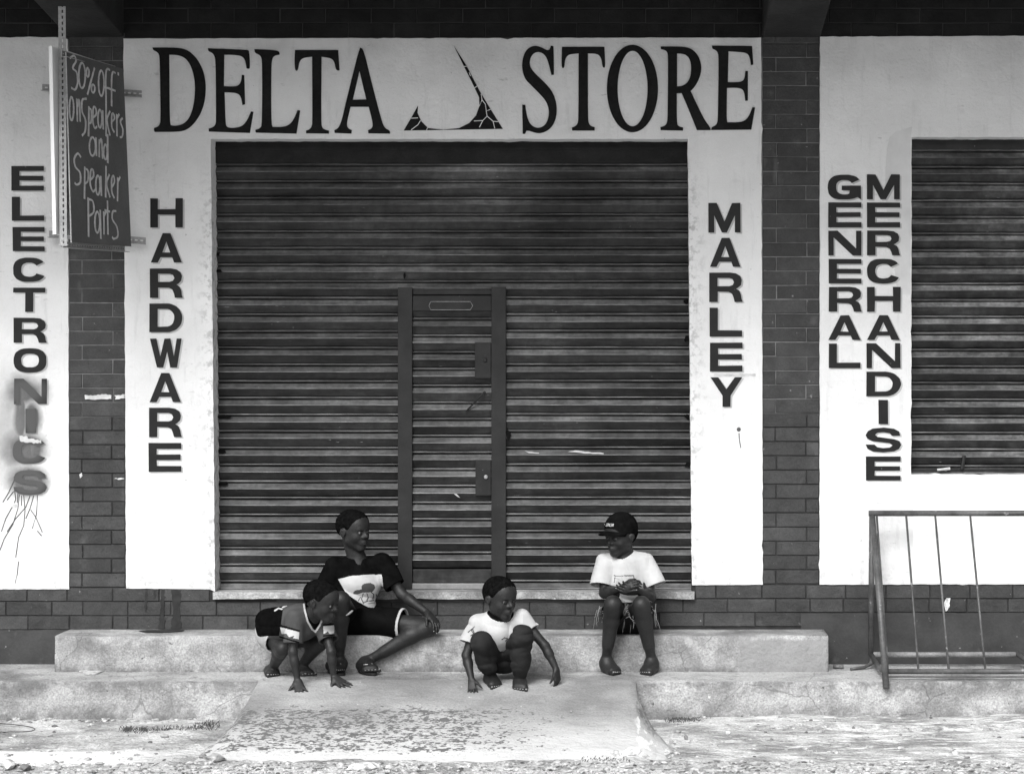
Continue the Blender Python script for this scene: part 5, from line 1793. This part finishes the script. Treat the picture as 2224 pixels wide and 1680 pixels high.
    grow('shorts', sp, [M_denim], root, h=.0035, infl=.010, shell=.008, cuts=[sleevecut(J['hL'], J['kL'], .70, .10), sleevecut(J['hR'], J['kR'], .70, .10), halfspace(J['pelvis'] + np.array((0, 0, .075)), (0, 0, 1))], fold=folds(.003, 50, (.3, 1, .6), 8))
    # frayed threads at the hems
    bm = bmesh.new()
    rr = random.Random(5)
    for q_ in 'LR':
        H_, K_ = J['h' + q_], J['k' + q_]
        d_ = unit(K_ - H_); c_ = H_ + (K_ - H_) * .70
        a_ = unit(np.cross(d_, (0, 0, 1))); b_ = np.cross(d_, a_)
        for i in range(30):
            an = rr.uniform(0, 2 * math.pi)
            p0 = c_ + (a_ * math.cos(an) + b_ * math.sin(an)) * .066
            ln = rr.uniform(.006, .022)
            out_ = (a_ * math.cos(an) + b_ * math.sin(an)) * .3
            p1 = p0 + d_ * ln * .35 + out_ * ln * .4 + np.array((rr.gauss(0, .006), rr.gauss(0, .004), -ln * .5))
            p2 = p1 + np.array((rr.gauss(0, .008), rr.gauss(0, .004), -ln * .55))
            add_tube(bm, [tuple(p0), tuple(p1), tuple(p2)], .0014, 3)
        # longer clumps hanging at the outer side and between the knees
        sx_ = 1 if q_ == 'L' else -1
        for (dx, n_, ln) in ((sx_ * .078, 4, .13), (-sx_ * .050, 2, .15)):
            for i in range(n_):
                p0 = c_ + np.array((dx + rr.gauss(0, .006), -.0 + rr.gauss(0, .02), .0 + rr.uniform(-.03, .03)))
                pts = [tuple(p0)]
                for j in range(4):
                    p0 = p0 + np.array((rr.gauss(0, .004) + (sx_ * .004 if abs(dx) > .06 else 0), -.002 + rr.gauss(0, .003), -ln * rr.uniform(.12, .26)))
                    pts.append(tuple(p0))
                add_tube(bm, pts, [.0022, .0018, .0016, .0012, .0006], 3)
    bm_obj('frayed_hem', bm, M_fray, root)
    return root
M_cap = mat('dark_cap_cloth', .005, .009, scale=30, rough=.95, spec=0, bump=.001, bscale=160)
M_fray = mat('pale_threads', .22, .36, scale=30, rough=.9)
M_sleeve = mat('pale_sleeve', .40, .52, scale=14, rough=.9, bump=.001)
boy_a(); boy_b(); boy_c(); boy_d()
#PEOPLE_END

# ------------------------------------------------------------ stones, gravel, weeds, litter
def rock_mesh(name, r, seed, flat=.55, m=M_stone, sub=2):
    bm = bmesh.new()
    bmesh.ops.create_icosphere(bm, subdivisions=sub, radius=r)
    for v in bm.verts:
        n_ = MN.noise(v.co * (1.3 / r) + Vector((seed * 3.1, 0, 0)))
        v.co *= 1 + n_ * .55
        v.co.z *= flat
    me = bpy.data.meshes.new(name)
    bm.to_mesh(me); bm.free()
    me.materials.append(m)
    return me
def put_rock(px, py, r, seed, label, m=M_stone, flat=.55, group='loose stones at the foot of the ramp', stretch=(1, 1, 1)):
    me = rock_mesh('stone', r, seed, flat, m)
    o = link('stone', me)
    p_ = G(px, py, 0, ramp=False)
    o.location = (p_.x, p_.y, r * flat * .55)
    o.rotation_euler = (0, 0, seed)
    o.scale = stretch
    tag(o, label, 'stone', group)
put_rock(466, 1650, .035, 1, 'broken lump of pale concrete at the left toe of the ramp', stretch=(1.5, 1, 1))
put_rock(440, 1644, .018, 2, 'small dark stone left of the broken lump at the ramp toe', m=M_stone_dark)
put_rock(792, 1668, .05, 3, 'wide flat pale stone in front of the ramp near its middle', flat=.35, stretch=(1.5, 1, 1))
put_rock(845, 1668, .02, 4, 'small stone right beside the wide flat pale stone')
put_rock(1337, 1642, .024, 5, 'round white stone on the right lower corner of the ramp', flat=.8)
put_rock(1372, 1640, .045, 6, 'largest rounded stone at the right lower corner of the ramp', flat=.5)
put_rock(1402, 1644, .016, 7, 'small white stone right of the largest rounded stone')
put_rock(1253, 1657, .017, 8, 'single round white pebble in front of the ramp right half', flat=.8)
put_rock(1358, 1664, .03, 9, 'flat pale stone on the gravel below the largest rounded stone', flat=.4)
put_rock(1582, 1592, .011, 10, 'white pebble on the bare ground right of the ramp', flat=.8)
put_rock(1490, 1604, .010, 11, 'small dark stone standing right of the ramp flank', m=M_stone_dark, flat=1.2)
put_rock(14, 1665, .04, 12, 'pale jagged rock at the lower left corner')
put_rock(55, 1668, .025, 13, 'grey rock beside the jagged one in the lower left corner', m=M_stone_dark)

rng = np.random.RandomState(4)
def scatter(name, n, area, rlo, rhi, m, label, flat=.5, dens=None):
    V_, F_ = [], []
    base = []
    bm = bmesh.new(); bmesh.ops.create_icosphere(bm, subdivisions=1, radius=1)
    bv = np.array([v.co[:] for v in bm.verts]); bf = [[v.index for v in f.verts] for f in bm.faces]
    bm.free()
    c = 0
    while c < n:
        x = rng.uniform(area[0], area[1]); d = rng.uniform(area[2], area[3])
        if dens is not None and rng.rand() > dens(x, d): continue
        c += 1
        r = rlo + (rhi - rlo) * rng.rand() ** 3
        v = bv * (1 + rng.uniform(-.35, .35, (len(bv), 1))) * r * np.array([rng.uniform(.8, 1.5), rng.uniform(.8, 1.3), flat * rng.uniform(.6, 1.2)])
        a = rng.uniform(0, 6.28)
        R = np.array([[math.cos(a), -math.sin(a), 0], [math.sin(a), math.cos(a), 0], [0, 0, 1]])
        v = v @ R.T + np.array([x, -d, road_h(x, -d) + r * flat * .35])
        o_ = len(V_) 
        V_ += [tuple(q2) for q2 in v]
        F_ += [tuple(i + o_ for i in f) for f in bf]
    me = mesh_from(name, V_, F_)
    o = link(name, me, m)
    tag(o, label, 'gravel', kind='stuff')
    return o
def on_ramp(x, d):
    px = 1400 + x * FOC / (DIST - d)
    return 430 < px < 1450 and d < 1.80
def dens1(x, d):
    if on_ramp(x, d): return 0
    px = 1400 + x * FOC / (DIST - d)
    if d > 1.84: return 1
    if px > 1480: return .04
    if d < .74: return .5
    if 440 < px < 520 or 1390 < px < 1520: return .30
    return .05
scatter('gravel', 7500, (-3.6, 2.2, .64, 2.5), .002, .021, M_stone, 'pale loose gravel strewn over the bare ground in front of the ramp', dens=dens1)
scatter('dark_gravel', 2000, (-3.6, 2.2, .64, 2.5), .002, .013, M_stone_dark, 'darker grit among the pale gravel on the bare ground', dens=dens1)

def weeds(name, centers, n, label, hgt=.05):
    V_, F_ = [], []
    for c in range(n):
        (px, py, sx, sy) = centers[rng.randint(len(centers))]
        p_ = G(px + rng.normal() * sx, py + rng.normal() * sy, 0, ramp=False)
        h = hgt * rng.uniform(.3, 1)
        a = rng.uniform(0, 6.28)
        dx, dy = math.cos(a) * h * .9, math.sin(a) * h * .9
        wv = .0016
        i = len(V_)
        V_ += [(p_.x - wv, p_.y, 0), (p_.x + wv, p_.y, 0), (p_.x + dx * .5 + wv, p_.y + dy * .5, h * .7), (p_.x + dx * .5 - wv, p_.y + dy * .5, h * .7), (p_.x + dx, p_.y + dy, h)]
        F_ += [(i, i + 1, i + 2, i + 3), (i + 3, i + 2, i + 4)]
    me = mesh_from(name, V_, F_)
    o = link(name, me, M_weed)
    tag(o, label, 'weeds', kind='stuff')
weeds('weeds', [(275, 1585, 8, 3), (300, 1586, 16, 3), (350, 1585, 25, 2.5), (400, 1584, 20, 2.5), (440, 1580, 14, 4), (455, 1573, 12, 4)], 420, 'low dark weeds in the crack left of the ramp', .022)
weeds('weeds', [(1468, 1562, 14, 4), (1500, 1562, 16, 3), (1600, 1552, 20, 4)], 350, 'thin dark weeds at the foot of the pavement right of the ramp', .018)

weeds('weeds', [(1190, 1622, 22, 4), (1350, 1626, 20, 6), (1310, 1650, 30, 4)], 260, 'small dark weeds among the stones at the right toe of the ramp', .014)
bm = bmesh.new()
add_tube(bm, catmull([G(x, y, .006, ramp=False) for x, y in ((-20, 1572), (20, 1574), (60, 1579), (76, 1585), (60, 1590), (20, 1591), (-20, 1591))]), .0022, 6)
tag(bm_obj('wire', bm, M_frame, None, smooth=True), 'thin loop of wire lying on the ground at the left edge', 'wire')
bm = bmesh.new()
p_ = G(1803, 1438); add_tube(bm, [Vector((p_.x, -.17, PLAT_Z + .014)), Vector((p_.x + .055, -.18, PLAT_Z + .014))], .011, 10)
tag(bm_obj('pipe_stub', bm, M_pipe_lt, None, smooth=True), 'short pale pipe stub on the pavement at the right end of the step', 'pipe')
bm = bmesh.new()
pts = [(172, 1459), (186, 1456), (205, 1456), (222, 1459), (210, 1464), (190, 1465)]
vs = [bm.verts.new(G(x, y, .006 + .004 * random.random())) for x, y in pts]
f_ = bm.faces.new(vs)
r_ = bmesh.ops.extrude_face_region(bm, geom=[f_])
for v in [g for g in r_['geom'] if isinstance(g, bmesh.types.BMVert)]: v.co.z -= .006
tag(bm_obj('cardboard_scrap', bm, M_stone, None), 'flattened pale scrap on the pavement in front of the left end of the step', 'litter')
